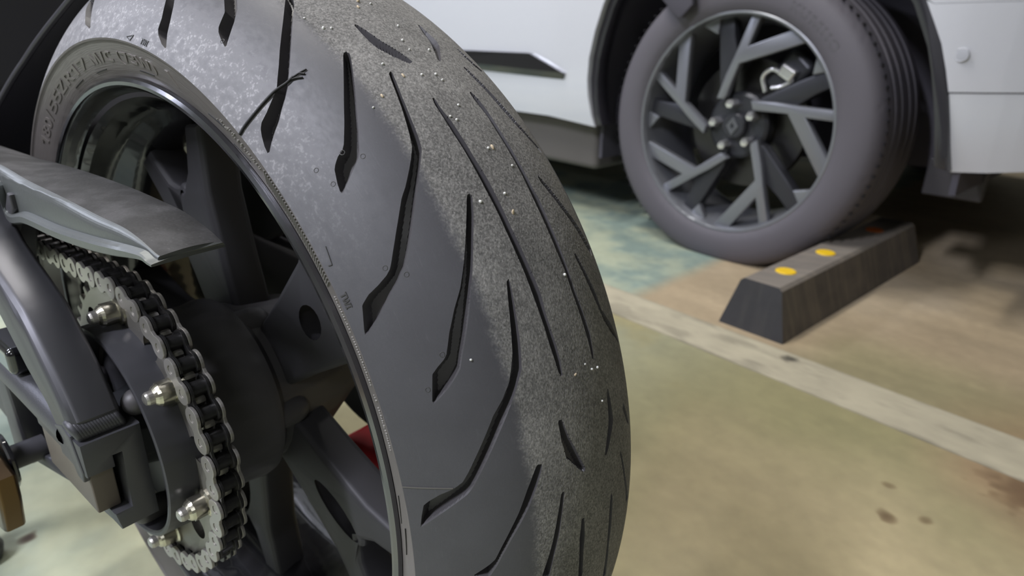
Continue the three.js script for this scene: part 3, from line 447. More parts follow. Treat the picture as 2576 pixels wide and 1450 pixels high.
// --- swingarm, axle, adjuster
{
  const sw = bp('swingarm', 'satin grey aluminium swingarm');
  const arm = extrudeX([[-0.10, 0.185], [-0.075, 0.148], [-0.055, 0.131], [-0.036, 0.121], [-0.017, 0.113], [0, 0.104], [0.012, 0.094], [0.022, 0.084], [0.033, 0.072], [0.044, 0.058], [0.052, 0.046], [0.05, 0.034], [0.02, 0.03], [0.012, 0.043], [-0.013, 0.060], [-0.043, 0.087], [-0.075, 0.110], [-0.11, 0.128], [-0.15, 0.135], [-0.15, 0.2]], -0.166, -0.138, 0.006, [], 4);
  mesh('arm', arm, M.swing, sw);
  // axle end: top bar, inner wall, floor of the slot, rear corner
  mesh('axle_block', extrudeX([[-0.03, 0.012], [0.03, 0.012], [0.03, 0.034], [-0.03, 0.034]], -0.1645, -0.134, 0.002), M.swing, sw);
  mesh('rear_frame', extrudeZ([[-0.1655, 0.034], [-0.132, 0.034], [-0.132, -0.0335], [-0.1545, -0.0335], [-0.1565, -0.0205], [-0.1465, -0.0205], [-0.1452, 0.0195], [-0.150, 0.0195], [-0.150, 0.0115], [-0.1655, 0.0115]], 0.016, 0.0575, 0.0012), M.swing, sw);
  mesh('inner_wall', extrudeX([[-0.17, -0.06], [-0.06, -0.035], [0.02, -0.032], [0.02, 0.03], [-0.17, 0.03]], -0.142, -0.134, 0.001), M.swing, sw);
  mesh('lower_rail', extrudeX([[-0.17, -0.074], [-0.12, -0.068], [-0.04, -0.046], [0.056, -0.033], [0.056, -0.021], [-0.04, -0.034], [-0.115, -0.055], [-0.14, -0.05], [-0.17, -0.05]], -0.1545, -0.138, 0.0015), M.swing, sw);
  mesh('front_strut', extrudeX([[-0.165, -0.072], [-0.13, -0.072], [-0.122, -0.055], [-0.128, 0.006], [-0.12, 0.02], [-0.15, 0.03], [-0.158, 0.0]], -0.159, -0.142, 0.003), M.swing, sw);
  mesh('upper_rail', (() => { const g = tube([[-0.155, 0.024, -0.13], [-0.157, 0.0285, -0.09], [-0.1575, 0.029, -0.03], [-0.1575, 0.028, 0.025]], 0.0105, 32, 20); return g; })(), M.swing, sw);
  // weld bead: overlapping ripples along the joint
  const bead = []; for (let i = 0; i < 15; i++) { const t = i / 14, g = new THREE.TorusGeometry(0.0062, 0.0026, 8, 20); g.rotateY(Math.PI / 2); g.rotateZ(0.35); g.translate(lerp(-0.163, -0.141, t), 0.0385, 0.046); bead.push(g); }
  mesh('weld_bead', merge(bead), M.swing, sw);
  const back = extrudeX([[-0.32, 0.02], [-0.14, 0.0], [-0.14, -0.075], [-0.32, -0.06]], -0.15, -0.142, 0.002); mesh('side_plate', back, M.swing, sw);
  const adj = bp('chain_adjuster');
  mesh('adjuster_plate', extrudeX([[0.02, 0.034], [0.036, 0.04], [0.046, 0.036], [0.054, 0.014], [0.051, 0.006], [0.043, 0.007], [0.032, 0.028]], -0.1665, -0.1625, 0.001), M.swing, adj);
  mesh('adjuster_block', extrudeX([[-0.03, -0.0195], [0.050, -0.0195], [0.050, 0.0112], [-0.03, 0.0112]], -0.163, -0.1495, 0.001), std(0x625a53, 0.45, 0.3), adj);
  const axle = bp('axle');
  mesh('axle_washer', latheX([[-0.156, 0.008], [-0.156, 0.0165], [-0.1585, 0.0165], [-0.1595, 0.0155], [-0.1595, 0.008]], 48, 0.4), M.chrome, axle);
  mesh('axle_shaft', merge([cylX(-0.1605, 0.12, 0.0095, 0.0095, 28)]), M.steelDark, axle);
  const bob = bp('stand_bobbin'), bobAt = (g) => { g.translate(0, -0.046, -0.104); return g; };
  mesh('bobbin_shaft', bobAt(cylX(-0.176, -0.15, 0.0095, 0.0095, 28)), M.blackPlastic, bob);
  mesh('bobbin_washer', bobAt(latheX([[-0.173, 0.004], [-0.173, 0.0205], [-0.1742, 0.0222], [-0.1758, 0.0222], [-0.177, 0.0205], [-0.177, 0.004]], 48, 0.4)), M.blackGloss, bob);
  mesh('bronze_bracket', extrudeX([[-0.10, -0.035], [-0.062, -0.036], [-0.068, -0.06], [-0.084, -0.093], [-0.098, -0.098], [-0.112, -0.088], [-0.15, -0.105], [-0.17, -0.05]], -0.192, -0.178, 0.003), M.gold, bob, 'bronze coloured bracket');
  const foot = bp('stand_foot'); { const g = latheX([[-0.01, 0.001], [-0.01, 0.02], [0.0, 0.022], [0.014, 0.018], [0.014, 0.001]], 32, 0.4); g.rotateZ(Math.PI / 2); const w = new THREE.Vector3(-0.19, 0.011, -0.388); g.translate(w.x - OFF[0], w.y - OFF[1], w.z); mesh('rubber_foot', g, M.blackPlastic, foot); mesh('stand_leg', tube([[-0.19 - OFF[0], 0.02 - OFF[1], -0.388], [-0.235, -0.2, -0.41], [-0.165, -0.03, -0.31]], 0.009, 20, 12), M.blackPlastic, foot); }
  // black bracket with a bolt on the upper rail
  const br = new RoundedBoxGeometry(0.018, 0.02, 0.05, 3, 0.005); br.translate(-0.158, 0.05, -0.075); mesh('hose_bracket', br, M.blackGloss, sw);
}
// --- chain guard: flat dusty top, rounded ridge, outer face, flange
{
  const cg = bp('chain_guard', 'cast grey chain guard with a dusty top');
  // stations along the guard: z of far edge, y far, z ridge, y ridge, y of the face's foot
  const st = [[-0.34, 0.168, -0.30, 0.176, 0.166], [-0.225, 0.169, -0.18, 0.1765, 0.166], [-0.150, 0.1695, -0.082, 0.1752, 0.165], [-0.138, 0.1695, -0.072, 0.1748, 0.1645], [-0.133, 0.1695, -0.066, 0.1744, 0.1480], [-0.09, 0.171, -0.03, 0.1720, 0.1518], [-0.031, 0.172, 0.026, 0.1705, 0.1535], [0.03, 0.1715, 0.078, 0.1685, 0.1575], [0.065, 0.170, 0.105, 0.1680, 0.1598], [0.095, 0.168, 0.120, 0.1660, 0.1606], [0.115, 0.164, 0.131, 0.1634, 0.1610], [0.127, 0.1605, 0.137, 0.1618, 0.1608]];
  const xF = -0.099, xR = -0.137, top = [], face = [];
  st.push([0.132, 0.1585, 0.1415, 0.1612, 0.1604]);
  st.forEach(([zf, yf, zr, yr, yb], i) => {
    const end = i / (st.length - 1), thin = smooth(0.55, 1, end), rr = Math.max(0.0012, Math.min(0.0045, (yr - yb) * 0.45)), a = [], b = [], xf = xR - rr + 0.002, low = (y) => lerp(yf - 0.012, yf - 0.0032, thin);
    a.push([xF, low(), zf], [xF, yf - 0.002, zf], [xF - 0.002, yf, zf + 0.002]);
    for (let k = 1; k <= 6; k++) a.push([lerp(xF, xR + 0.002, k / 6), lerp(yf, yr, k / 6) + 0.0012 * Math.sin(Math.PI * k / 6), lerp(zf, zr, k / 6)]);
    for (let k = 0; k <= 6; k++) { const t = k / 6 * Math.PI / 2; b.push([xR - rr * Math.sin(t) + 0.002, yr - rr + rr * Math.cos(t), zr]); }
    const foot = Math.min(yb + 0.0015, yr - rr - 0.0004), f = 1 - 0.72 * thin;
    b.push([xf, foot, zr], [xf - 0.0035, foot - 0.0007 * f, zr + 0.002], [xf - 0.0046, foot - 0.002 * f, zr + 0.003], [xf - 0.0046, foot - 0.0057 * f, zr + 0.003], [xf - 0.003, foot - 0.0071 * f, zr + 0.002], [lerp(xf, xF, 0.5), Math.min(lerp(foot, low(), 0.5) - 0.001, foot - 0.008 * f), lerp(zr, zf, 0.5)], [xF, low(), zf]);
    top.push(a.map((q) => new THREE.Vector3(...q))); face.push(b.map((q) => new THREE.Vector3(...q)));
  });
  const loft = (sect) => {
    const pos = [], uv = [], K = sect[0].length, fine = [], N = 72;
    for (let k = 0; k < K; k++) fine.push(new THREE.CatmullRomCurve3(sect.map((q) => q[k]), false, 'centripetal').getPoints(N));
    const tri = (...v) => { for (const q of v) { pos.push(q.x, q.y, q.z); uv.push(q.z * 4, (q.x + q.y) * 4); } };
    for (let i = 0; i < N; i++) for (let k = 0; k + 1 < K; k++) { const a = fine[k][i], b = fine[k + 1][i], c = fine[k][i + 1], d = fine[k + 1][i + 1]; tri(a, c, b); tri(b, c, d); }
    const g = new THREE.BufferGeometry(); g.setAttribute('position', new THREE.Float32BufferAttribute(pos, 3)); g.setAttribute('uv', new THREE.Float32BufferAttribute(uv, 2)); return [toCreasedNormals(g, 0.6), fine.map((f) => f[N])];
  };
  const [tg, te] = loft(top), [fg, fe] = loft(face), rimEnd = [...te, ...fe], capPos = [], mid = rimEnd.reduce((m, q) => m.add(q), new THREE.Vector3()).multiplyScalar(1 / rimEnd.length);
  rimEnd.forEach((q, i) => { const r = rimEnd[(i + 1) % rimEnd.length]; capPos.push(mid.x, mid.y, mid.z, r.x, r.y, r.z, q.x, q.y, q.z); });
  const cp = new THREE.BufferGeometry(); cp.setAttribute('position', new THREE.Float32BufferAttribute(capPos, 3)); cp.setAttribute('uv', new THREE.Float32BufferAttribute(new Float32Array(capPos.length / 3 * 2), 2)); cp.computeVertexNormals();
  mesh('guard_top', tg, M.castDusty, cg); mesh('guard_face', merge([fg, cp]), M.castFace, cg);
  mesh('guard_rib', extrudeX([[-0.12, 0.100], [-0.054, 0.162], [-0.05, 0.161], [-0.05, 0.152], [-0.11, 0.094]], -0.1425, -0.136, 0.001), M.blackPlastic, cg);
  mesh('guard_bracket', extrudeX([[-0.30, 0.05], [-0.10, 0.10], [-0.06, 0.15], [-0.06, 0.168], [-0.30, 0.168]], -0.137, -0.125, 0.002), M.blackPlastic, cg);
}
// --- mudguard over the tyre's front: its rear edge sweeps back towards the middle
{
  const edgeAt = (x) => { const t = [[0, -17], [0.03, -25], [0.036, -28.5], [0.041, -32], [0.046, -35], [0.054, -39], [0.066, -44.5], [0.083, -51], [0.1, -57], [0.115, -60]], a = Math.abs(x); for (let i = 0; i + 1 < t.length; i++) if (a <= t[i + 1][0]) return lerp(t[i][1], t[i + 1][1], (a - t[i][0]) / (t[i + 1][0] - t[i][0])); return -60; };
  const rAt = (x) => 0.3345 - 0.006 * (x / 0.08) ** 4, NX = 44, NT = 40, X = 0.104, pos = [];
  const P = (i, j, d) => { const x = lerp(-X, X, i / NX), t = lerp(-128, edgeAt(x), j / NT) * D2R, r = rAt(x) - d; return [x, r * Math.cos(t), r * Math.sin(t)]; };
  const quad = (a, b, c, d) => pos.push(...a, ...b, ...c, ...a, ...c, ...d);
  for (let i = 0; i < NX; i++) for (let j = 0; j < NT; j++) { quad(P(i, j, 0), P(i + 1, j, 0), P(i + 1, j + 1, 0), P(i, j + 1, 0)); quad(P(i, j, 0.0035), P(i, j + 1, 0.0035), P(i + 1, j + 1, 0.0035), P(i + 1, j, 0.0035)); }
  for (let i = 0; i < NX; i++) { quad(P(i, NT, 0), P(i + 1, NT, 0), P(i + 1, NT, 0.0035), P(i, NT, 0.0035)); }
  for (let j = 0; j < NT; j++) { quad(P(0, j, 0), P(0, j + 1, 0), P(0, j + 1, 0.0035), P(0, j, 0.0035)); quad(P(NX, j, 0), P(NX, j, 0.0035), P(NX, j + 1, 0.0035), P(NX, j + 1, 0)); }
  const g = new THREE.BufferGeometry(); g.setAttribute('position', new THREE.Float32BufferAttribute(pos, 3)); g.computeVertexNormals();
  const mg = bm('mudguard', toCreasedNormals(g, 0.5), M.blackPlastic, 'black mudguard over the front of the tyre');
  mesh('rolled_edge', tube(Array.from({ length: NX + 1 }, (_, i) => P(i, NT, 0.0018)), 0.0026, 120, 10), std(0x39383c, 0.3), mg);
  const body = new RoundedBoxGeometry(0.26, 0.62, 0.6, 5, 0.06); body.translate(0, 0.45, -0.82); bm('rear_body', body, M.blackPlastic, 'dark bodywork ahead of the wheel');
}

// ---------------------------------------------------------------- wheel stop
{
  const n = carN, l = carL, at = (a, o) => [CAR.x + a * l[0] + o * n[0], CAR.z + a * l[1] + o * n[1]];
  const [sx, sz] = at(0.3145, -0.012), t = thing('wheel_stop', 'black rubber wheel stop with yellow reflector discs under the car tyre', 'wheel stop', [sx, 0, sz]); t.rotation.y = CAR.turn;
  const W0 = 0.0705, W1 = 0.0412, H = 0.104, L = 0.36, E = 0.018, pos = [], uv = [];
  const P = (x, y, z) => new THREE.Vector3(x, y, z), q = (a, b, c, d) => { for (const v of [a, c, b, a, d, c]) { pos.push(v.x, v.y, v.z); uv.push(v.z * 2 + v.x, v.y * 2 + v.x); } };
  const ring = (z, h, w, e = 0) => [P(-w, h, z), P(w, h, z)];
  // body as a swept trapezium with chamfered edges and sloped ends
  const sec = (z, s) => [[-W0, 0], [-W0 + 0.001, 0.006], [-W1 - 0.003, H * s - 0.006], [-W1 + 0.004, H * s], [W1 - 0.004, H * s], [W1 + 0.003, H * s - 0.006], [W0 - 0.001, 0.006], [W0, 0]].map(([x, y]) => P(x, y, z + (z > 0 ? -1 : 1) * E * (y / H)));
  const N = 24, rows = []; for (let i = 0; i <= N; i++) { const z = lerp(-L, L, i / N); rows.push(i === 0 || i === N ? sec(z, 1) : sec(z, 1).map((p) => P(p.x, p.y, z * (1 - E / L * clamp(p.y / H)))));}
  for (let i = 0; i < N; i++) for (let k = 0; k < 7; k++) q(rows[i][k], rows[i][k + 1], rows[i + 1][k + 1], rows[i + 1][k]);
  for (const [r, f] of [[rows[0], 1], [rows[N], 0]]) for (let k = 1; k < 7; k++) { const [a, b, c] = [r[0], r[k], r[k + 1]]; for (const v of f ? [a, b, c] : [a, c, b]) { pos.push(v.x, v.y, v.z); uv.push(v.x * 2, v.y * 2); } }
  for (let i = 0; i < N; i++) q(rows[i][7], rows[i][0], rows[i + 1][0], rows[i + 1][7]);
  const g = new THREE.BufferGeometry(); g.setAttribute('position', new THREE.Float32BufferAttribute(pos, 3)); g.setAttribute('uv', new THREE.Float32BufferAttribute(uv, 2)); g.computeVertexNormals();
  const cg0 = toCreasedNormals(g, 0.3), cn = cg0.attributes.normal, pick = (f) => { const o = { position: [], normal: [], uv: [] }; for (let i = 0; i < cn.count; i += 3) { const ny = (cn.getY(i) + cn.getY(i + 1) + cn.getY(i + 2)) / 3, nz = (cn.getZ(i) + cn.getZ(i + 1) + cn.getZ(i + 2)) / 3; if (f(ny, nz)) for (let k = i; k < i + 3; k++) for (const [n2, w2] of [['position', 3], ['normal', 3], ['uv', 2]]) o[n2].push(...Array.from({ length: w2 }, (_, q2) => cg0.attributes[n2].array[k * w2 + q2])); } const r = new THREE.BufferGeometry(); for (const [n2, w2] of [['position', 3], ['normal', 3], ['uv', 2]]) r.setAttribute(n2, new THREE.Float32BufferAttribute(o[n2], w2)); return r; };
  const stopT = (k0, k1, dust, sd) => { const q2 = texture(512, 512, (u, v) => { const f = fbm(u * 6, v * 22, 3 + sd, 5), d = smooth(0.42, 0.75, fbm(u * 40, v * 5, 5 + sd, 4)); return [0, 1, 2].map((k) => lerp(lerp(k0[k], k1[k], f), dust[k], d * 0.45)); }); q2.wrapS = q2.wrapT = THREE.RepeatWrapping; return q2; };
  const stopM = (map) => std(0xffffff, 0.72, 0, { map, bumpMap: grainT, bumpScale: 0.0004 });  // faces split by direction: overhead light and shade put into their colours, with dust
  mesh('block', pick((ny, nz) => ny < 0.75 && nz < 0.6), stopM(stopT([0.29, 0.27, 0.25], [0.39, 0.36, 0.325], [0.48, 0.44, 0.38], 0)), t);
  mesh('top_face', pick((ny) => ny >= 0.75), stopM(stopT([0.40, 0.375, 0.35], [0.48, 0.455, 0.42], [0.54, 0.50, 0.45], 4)), t, 'dusty top of the wheel stop, light put into its colour');
  mesh('end_face', pick((ny, nz) => ny < 0.75 && nz >= 0.6), stopM(stopT([0.165, 0.165, 0.172], [0.20, 0.20, 0.21], [0.24, 0.235, 0.23], 8)), t, 'black rubber end with shade put into its colour');
  const ym = std(0xe0b81e, 0.45), om = std(0xb05a20, 0.5);
  for (const [z, m] of [[0.245, 0], [0.065, 0], [-0.2, 1]]) { const d = latheX([[H - 0.002, 0.0001], [H - 0.002, 0.0205], [H + 0.0012, 0.0205], [H + 0.0024, 0.0185], [H + 0.0028, 0.0001]], 32, 0.4); d.rotateZ(Math.PI / 2); d.translate(0, 0, z); mesh('reflector', d, m ? om : ym, t); }
}

// ---------------------------------------------------------------- the car
const car = thing('car', 'white parked car with a dark five spoke alloy wheel and a black lower door blade', 'car', [CAR.x, 0, CAR.z]); car.rotation.y = CAR.turn;
{
  const cm = (name, geo, mat, label) => mesh(name, geo, mat, car, label);
  const WH = 0.3422, RT = 0.362;
  const wheel = part('rear_wheel', car); wheel.position.set(0, WH, 0);
  const zAxis = (g) => { g.rotateY(-Math.PI / 2); return g; };           // lathe axis x becomes the car's outward z
  // tyre with grooves and shoulder slots
  {
    const prof = []; const tr = [[0.003, 0.2675], [0.009, 0.276], [0.0125, 0.29], [0.0135, 0.305], [0.012, 0.322], [0.008, 0.338], [0.001, 0.349], [-0.010, 0.3565], [-0.022, 0.3602], [-0.04, 0.3618]];
    for (const [z, r] of tr) prof.push([z, r]);
    for (const zc of [-0.055, -0.092, -0.134, -0.171]) prof.push([zc + 0.006, 0.362], [zc + 0.0045, 0.355], [zc - 0.0045, 0.355], [zc - 0.006, 0.362]);
    for (const [z, r] of tr.slice().reverse()) prof.push([-0.226 - z, r]);
    const tg = zAxis(latheX(prof.slice().reverse(), 200, 0.5)), p = tg.attributes.position;
    for (let i = 0; i < p.count; i++) if (p.getY(i) < -WH + 0.0008) p.setY(i, -WH + 0.0008);
    const ct = mesh('tyre', tg, M.carTyre, wheel);
    // slots across the outer shoulder
    const sl = []; for (let k = 0; k < 96; k++) { const a = k / 96 * Math.PI * 2; if (Math.abs(a - Math.PI) < 0.6) continue; const g = new THREE.BoxGeometry(0.0042, 0.0024, 0.03); g.rotateX(-0.16); g.translate(0, 0.3612, -0.024); g.rotateZ(-a); sl.push(g); }
    mesh('tread_slots', merge(sl), std(0x232226, 0.9), wheel).userData.kind = 'stuff';
    const lt = letters('KUMHO', 0.019, 0.0009); lt.computeBoundingBox(); const w = lt.boundingBox.max.x;
    mesh('raised_lettering', warp(lt, (x, y, z) => { const a = (23.5 + 29 * x / w) * D2R, r = 0.2945 + y; return [r * Math.sin(a), r * Math.cos(a), 0.0125 + z]; }), std(0x504e52, 0.5), wheel);
  }
  mesh('rim_barrel', zAxis(latheX([[0.0005, 0.2678], [0.003, 0.2672], [0.0042, 0.265], [0.0036, 0.2615], [0.0, 0.2585], [-0.008, 0.2565], [-0.03, 0.2555], [-0.06, 0.243], [-0.17, 0.238], [-0.2, 0.25], [-0.226, 0.2665], [-0.226, 0.27], [-0.19, 0.262], [-0.03, 0.262], [0.0005, 0.2678]].reverse(), 140, 0.5)), M.alloyFace, wheel);
  const pl = (r, a) => [r * Math.sin(a * D2R), r * Math.cos(a * D2R)];
  for (let k = 0; k < 5; k++) {
    const o = 72 * k + 1;
    const sp = mesh('spoke', extrudeZ([pl(0.07, -24), pl(0.08, -38), pl(0.126, -15), pl(0.169, -5), pl(0.258, 3.4), pl(0.258, 8.8), pl(0.19, 5.2), pl(0.258, 28), pl(0.258, 38), pl(0.149, 0), pl(0.076, -18)].map(([x, y]) => { const c = Math.cos(-o * D2R), s = Math.sin(-o * D2R); return [x * c - y * s, x * s + y * c]; }), -0.034, -0.012, 0.003), M.alloyFace, wheel);
    mesh('dark_spoke', extrudeZ([pl(0.06, -28), pl(0.1, -31), pl(0.2, -20), pl(0.259, -17), pl(0.259, -8.5), pl(0.215, -8), pl(0.168, -5), pl(0.12, -12)].map(([x, y]) => { const c = Math.cos(-o * D2R), s = Math.sin(-o * D2R); return [x * c - y * s, x * s + y * c]; }), -0.06, -0.026, 0.003), M.alloyDark, wheel);
    mesh('spoke_gusset', extrudeZ([pl(0.259, -27), pl(0.259, -16), pl(0.225, -19)].map(([x, y]) => { const c = Math.cos(-o * D2R), s = Math.sin(-o * D2R); return [x * c - y * s, x * s + y * c]; }), -0.04, -0.02, 0.002), M.alloyFace, wheel);
    const a = -13 + 72 * k, [lx, ly] = pl(0.0545, a), nut = zAxis(latheX([[-0.06, 0.001], [-0.06, 0.0115], [-0.045, 0.0125], [-0.04, 0.0125], [-0.02, 0.0122], [-0.0145, 0.010], [-0.0125, 0.0001]].reverse(), 6, 0.3)); nut.translate(lx, ly, 0); mesh('lug_nut', nut, M.chrome, wheel);
  }
  mesh('hub_face', zAxis(latheX([[-0.075, 0.001], [-0.075, 0.082], [-0.05, 0.082], [-0.044, 0.074], [-0.046, 0.001]].reverse(), 60, 0.4)), M.alloyDark, wheel);
  const cap = mesh('centre_cap', zAxis(latheX([[-0.05, 0.001], [-0.05, 0.033], [-0.028, 0.0315], [-0.024, 0.028], [-0.0225, 0.001]].reverse(), 48, 0.4)), M.alloyDark, wheel);
  { // diamond emblem: a folded rhombus ring
    const d = (s) => [[0, 0.0215 * s], [0.0155 * s, 0], [0, -0.0215 * s], [-0.0155 * s, 0]];
    mesh('diamond_emblem', merge([extrudeZ(d(1), -0.0225, -0.0205, 0.0004, [d(0.8).reverse()]), extrudeZ(d(0.66), -0.0225, -0.0205, 0.0004, [d(0.46).reverse()])]), M.alloyFace, wheel);
  }
  mesh('brake_disc', zAxis(latheX([[-0.115, 0.07], [-0.115, 0.16], [-0.09, 0.16], [-0.09, 0.07], [-0.115, 0.07]].reverse(), 72, 0.3)), M.steelDark, wheel);
  mesh('disc_hat', zAxis(latheX([[-0.1, 0.001], [-0.1, 0.085], [-0.07, 0.083], [-0.07, 0.001]].reverse(), 48, 0.3)), M.steelDark, wheel);
  { const g = new RoundedBoxGeometry(0.075, 0.11, 0.06, 3, 0.015); g.rotateZ(-0.7); g.translate(0.105, 0.125, -0.085); mesh('brake_calliper', g, M.alloyDark, wheel);
    mesh('calliper_spring', tube([[0.06, 0.085, -0.05], [0.05, 0.12, -0.048], [0.072, 0.138, -0.046], [0.1, 0.128, -0.046], [0.125, 0.118, -0.048], [0.1, 0.1, -0.05], [0.075, 0.095, -0.05]], 0.006, 40, 8), M.chrome, wheel); const g2 = new RoundedBoxGeometry(0.04, 0.03, 0.02, 3, 0.006); g2.rotateZ(-0.5); g2.translate(0.112, 0.132, -0.045); mesh('calliper_badge', g2, M.chrome, wheel); }

  // body side: outline of the white panel above the arch, drawn as a sheet bent outwards, with an inner return
  const zSide = (x, y) => 0.034 - 0.10 * (y - 0.56) ** 2 - (y < 0.42 ? 0.55 * (0.42 - y) ** 2 : 0) - (x > 0.34 ? 1.2 * (x - 0.34) ** 2 : 0);
  const arch = [[-0.424, 0.298], [-0.436, 0.33], [-0.446, 0.38], [-0.4505, 0.43], [-0.446, 0.49], [-0.428, 0.56], [-0.401, 0.632], [-0.355, 0.715], [-0.29, 0.785], [-0.2, 0.845], [-0.09, 0.872], [0.03, 0.87], [0.14, 0.84], [0.24, 0.79], [0.33, 0.712], [0.395, 0.625], [0.419, 0.58], [0.437, 0.545], [0.453, 0.5], [0.466, 0.455], [0.48, 0.4], [0.49, 0.35], [0.498, 0.312]];
  const sheet = (outline, holes, zf, cell = 0.012, thick = 0.02) => {       // a sheet: front, back and rim
    const s = new THREE.Shape(outline.map((p) => new THREE.Vector2(...p))); const grid = [];
    // cut the outline into vertical strips so that the bend shows
    const xs = outline.map((p) => p[0]), x0 = Math.min(...xs), x1 = Math.max(...xs), pos = [];
    const N = Math.ceil((x1 - x0) / 0.04), crossings = (x) => { const r = []; for (let i = 0, j = outline.length - 1; i < outline.length; j = i++) { const [ax, ay] = outline[j], [bx, by] = outline[i]; if ((ax > x) !== (bx > x)) r.push(ay + (by - ay) * (x - ax) / (bx - ax)); } return r.sort((a, b) => a - b); };
    const cuts = [...new Set([...Array.from({ length: N + 1 }, (_, i) => lerp(x0, x1, i / N)), ...xs])].sort((a, b) => a - b);
    const V = (x, y, d) => [x, y, zf(x, y) - d];
    const tri = (...q) => { for (const v of q) pos.push(...v); };
    for (let i = 0; i + 1 < cuts.length; i++) {
      const a = cuts[i] + 1e-6, b = cuts[i + 1] - 1e-6; if (b - a < 1e-5) continue;
      const ca = crossings(a), cb = crossings(b); if (ca.length !== cb.length) continue;
      for (let k = 0; k + 1 < ca.length; k += 2) { const R = Math.max(2, Math.ceil((ca[k + 1] - ca[k]) / 0.02)); for (let r = 0; r < R; r++) { const p = (t, c, x) => [x, lerp(c[k], c[k + 1], t)]; const q1 = p(r / R, ca, a), q2 = p(r / R, cb, b), q3 = p((r + 1) / R, cb, b), q4 = p((r + 1) / R, ca, a);
        tri(V(...q1, 0), V(...q2, 0), V(...q3, 0)); tri(V(...q1, 0), V(...q3, 0), V(...q4, 0)); tri(V(...q1, thick), V(...q3, thick), V(...q2, thick)); tri(V(...q1, thick), V(...q4, thick), V(...q3, thick)); } }
    }
    for (let i = 0, j = outline.length - 1; i < outline.length; j = i++) { const A = outline[j], B = outline[i]; tri(V(...A, 0), V(...A, thick), V(...B, thick)); tri(V(...A, 0), V(...B, thick), V(...B, 0)); }
    const g = new THREE.BufferGeometry(); g.setAttribute('position', new THREE.Float32BufferAttribute(pos, 3)); g.computeVertexNormals(); return toCreasedNormals(g, 0.35);
  };
  cm('door_panel', sheet([[-2.7, 0.30], [-0.76, 0.312], [-0.62, 0.312], [-0.424, 0.298], ...arch.slice(1, 9), [-0.29, 1.0], [-2.7, 1.0]], [], zSide), M.carPaint, 'white door and rocker panel');
  cm('quarter_panel', sheet([[-0.289, 0.7855], ...arch.slice(9, 15), [0.395, 0.625], [0.41, 0.6152], [0.54, 0.6172], [0.9, 0.6227], [0.9, 1.0], [-0.289, 1.0]], [], zSide), M.carPaint, 'white quarter panel over the arch');
cm('rear_bumper', sheet([[0.397, 0.621], ...arch.slice(16, 19), [0.4655, 0.4590], [0.58, 0.463], [0.9, 0.4885], [0.9, 0.622], [0.54, 0.6165], [0.41, 0.6145]], [], zSide), M.carPaint, 'white bumper side with a round parking sensor');
  cm('lower_bumper', sheet([[0.4665, 0.4565], ...arch.slice(20), [0.495, 0.307], [0.55, 0.3105], [0.61, 0.318], [0.9, 0.36], [0.9, 0.486], [0.58, 0.4605]], [], (x, y) => zSide(x, y) - 0.0015), M.carPaint);
  cm('arch_flap', extrudeZ([[-0.237, 0.70], [-0.198, 0.635], [-0.147, 0.594], [-0.137, 0.594], [-0.107, 0.623], [-0.123, 0.70]], 0.03, 0.045, 0.004), M.liner);
  { const g = zAxis(latheX([[0.0, 0.001], [0.0, 0.0125], [0.0032, 0.0125], [0.004, 0.0112], [0.0032, 0.0098], [0.0036, 0.009], [0.0042, 0.007], [0.0044, 0.0001]].reverse(), 32, 0.5)); g.translate(0.472, 0.526, zSide(0.472, 0.526) - 0.001); cm('parking_sensor', g, std(0xa4a6ac, 0.3)); }
  // dark arch moulding: a band that follows the arch
  const band = (from, to, w, z0, z1) => { const a = arch.slice(from, to), c = [0.02, 0.42]; const inn = a.map(([x, y]) => { const d = Math.hypot(x - c[0], y - c[1]); return [x - (x - c[0]) / d * w, y - (y - c[1]) / d * w]; }); return extrudeZ([...a, ...inn.reverse()], z0, z1, 0.004); };
  cm('arch_moulding', band(0, 23, 0.026, -0.03, 0.018), M.moulding, 'black wheel arch moulding');
  // wheel-house liner: a half barrel round the wheel with a back wall
  { const lin = []; const pts = [[-0.425, 0.2], ...arch, [0.50, 0.26]].map(([x, y]) => new THREE.Vector2(x, y)); const s = new THREE.Shape(pts); const inn = pts.map((p) => new THREE.Vector2(p.x * 1.0 + (p.x > 0 ? 0.012 : -0.012), p.y + (p.y > 0.3 ? 0.012 : 0))); 
    const ring = new THREE.Shape([...inn, ...pts.slice().reverse()]); const g = new THREE.ExtrudeGeometry(ring, { depth: 0.33, bevelEnabled: false }); g.translate(0, 0, -0.35);
    const back = new THREE.ExtrudeGeometry(s, { depth: 0.01, bevelEnabled: false }); back.translate(0, 0, -0.36); cm('arch_liner', merge([g, back]), M.liner); }
  // dark blade low on the door
{ // a folded blade: the upper face leans back, the lower one looks down at the floor
    const z0 = 0.032, V3 = { A: [-2.4, 0.494, z0], B: [-0.689, 0.497, z0 + 0.014], T: [-0.538, 0.445, z0 + 0.012], U: [-0.546, 0.4235, z0 - 0.001], V: [-0.933, 0.428, z0 - 0.004], W: [-2.4, 0.43, z0 - 0.004], R: [-1.2, 0.462, z0 + 0.024], S: [-2.4, 0.462, z0 + 0.024] }, pos = [];
    const f = (...k) => { for (let i = 1; i + 1 < k.length; i++) for (const q of [k[0], k[i], k[i + 1]]) pos.push(...V3[q]); };
    f('A', 'S', 'R', 'B'); f('S', 'W', 'V', 'R'); f('R', 'V', 'U', 'T', 'B');
    const rim2 = ['A', 'B', 'T', 'U', 'V', 'W', 'S']; rim2.forEach((k, i) => { const a2 = V3[k], b2 = V3[rim2[(i + 1) % rim2.length]], c2 = [b2[0], b2[1], z0 - 0.02], d2 = [a2[0], a2[1], z0 - 0.02]; pos.push(...a2, ...b2, ...c2, ...a2, ...c2, ...d2); });
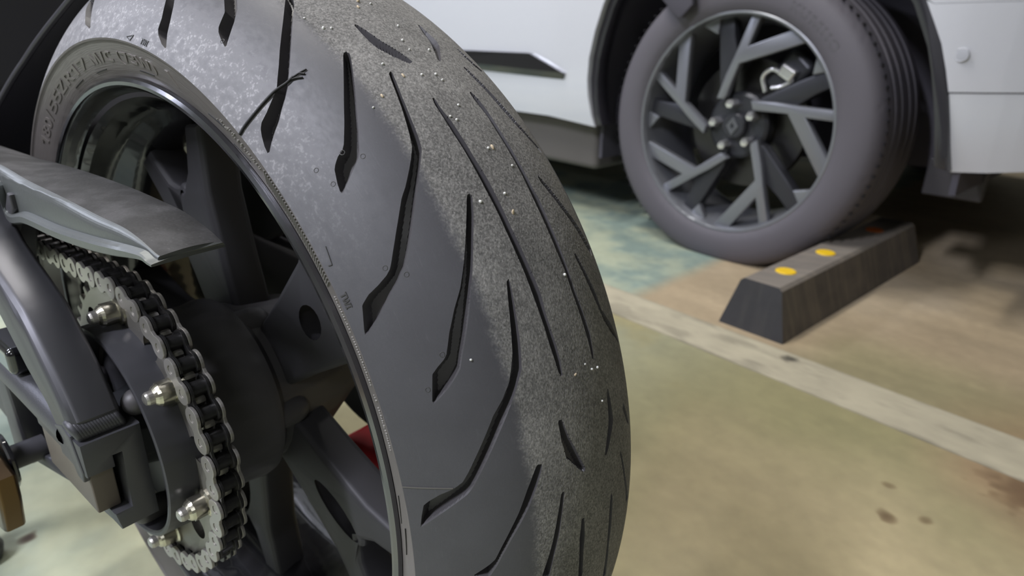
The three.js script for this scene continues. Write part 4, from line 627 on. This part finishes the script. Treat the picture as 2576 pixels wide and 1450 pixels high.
    const g = new THREE.BufferGeometry(); g.setAttribute('position', new THREE.Float32BufferAttribute(pos, 3)); g.computeVertexNormals(); cm('door_blade', g, M.blackGloss, 'glossy black blade low on the door');
  }
  // black rocker under the door, underbody, hanging flap behind the wheel
  const box = (x0, x1, y0, y1, z0, z1, r = 0.01) => { const g = new RoundedBoxGeometry(x1 - x0, y1 - y0, z1 - z0, 3, r); g.translate((x0 + x1) / 2, (y0 + y1) / 2, (z0 + z1) / 2); return g; };
  cm('rocker', box(-2.7, -0.46, 0.155, 0.315, -0.22, -0.035, 0.02), std(0x5a5653, 0.6), 'black plastic rocker under the door');
  cm('underbody', merge([box(-2.7, -0.47, 0.2, 0.36, -1.75, -0.2, 0.02), box(-0.47, 0.5, 0.3, 0.6, -1.4, -0.36, 0.02), box(0.5, 0.84, 0.34, 0.5, -1.6, -0.4, 0.02)]), M.liner);
  cm('bumper_flap', box(0.40, 0.519, 0.216, 0.30, -0.215, -0.195, 0.004), M.blackPlastic);
  cm('rear_axle', merge([zAxis(cylX(-1.4, -0.1, 0.03, 0.03, 20)).translate(0, WH, 0)]), M.liner);
  // upper body, far wheel and roof, out of the picture but part of the car
  const up2 = sheet([[-2.7, 1.0], [0.86, 1.0], [0.7, 1.06], [0.4, 1.4], [0.0, 1.55], [-1.4, 1.58], [-2.2, 1.2], [-2.7, 1.1]], [], (x, y) => zSide(x, 1.0) - 0.45 * (y - 1.0)); cm('greenhouse', up2, std(0x1a1c20, 0.1));
  cm('roof', extrudeZ([[0.86, 0.99], [0.7, 1.07], [0.4, 1.41], [0.0, 1.56], [-1.4, 1.59], [-2.2, 1.21], [-2.7, 1.11], [-2.7, 1.0], [-2.2, 1.1], [-1.4, 1.48], [0, 1.46], [0.4, 1.3], [0.6, 1.05], [0.7, 0.99]], -1.72, -0.1, 0.01), M.carPaint);
  cm('far_side', box(-2.7, 0.86, 0.3, 1.0, -1.85, -1.80, 0.02), M.carPaint);
  cm('tail', box(0.80, 0.89, 0.36, 1.0, -1.8, -0.32, 0.03), M.carPaint);
  cm('floor_pan', box(-2.7, 0.8, 0.6, 0.64, -1.8, -0.37, 0.01), M.liner);
  const fw = new THREE.Group(); { const g = zAxis(latheX([[-0.2, 0.1], [-0.2, 0.34], [-0.18, 0.36], [-0.02, 0.36], [0, 0.34], [0, 0.1]].reverse(), 80, 0.4)); g.translate(0, WH + 0.019, -1.62); cm('far_wheel', g, M.carTyre); }
}

renderer.render(scene, camera);
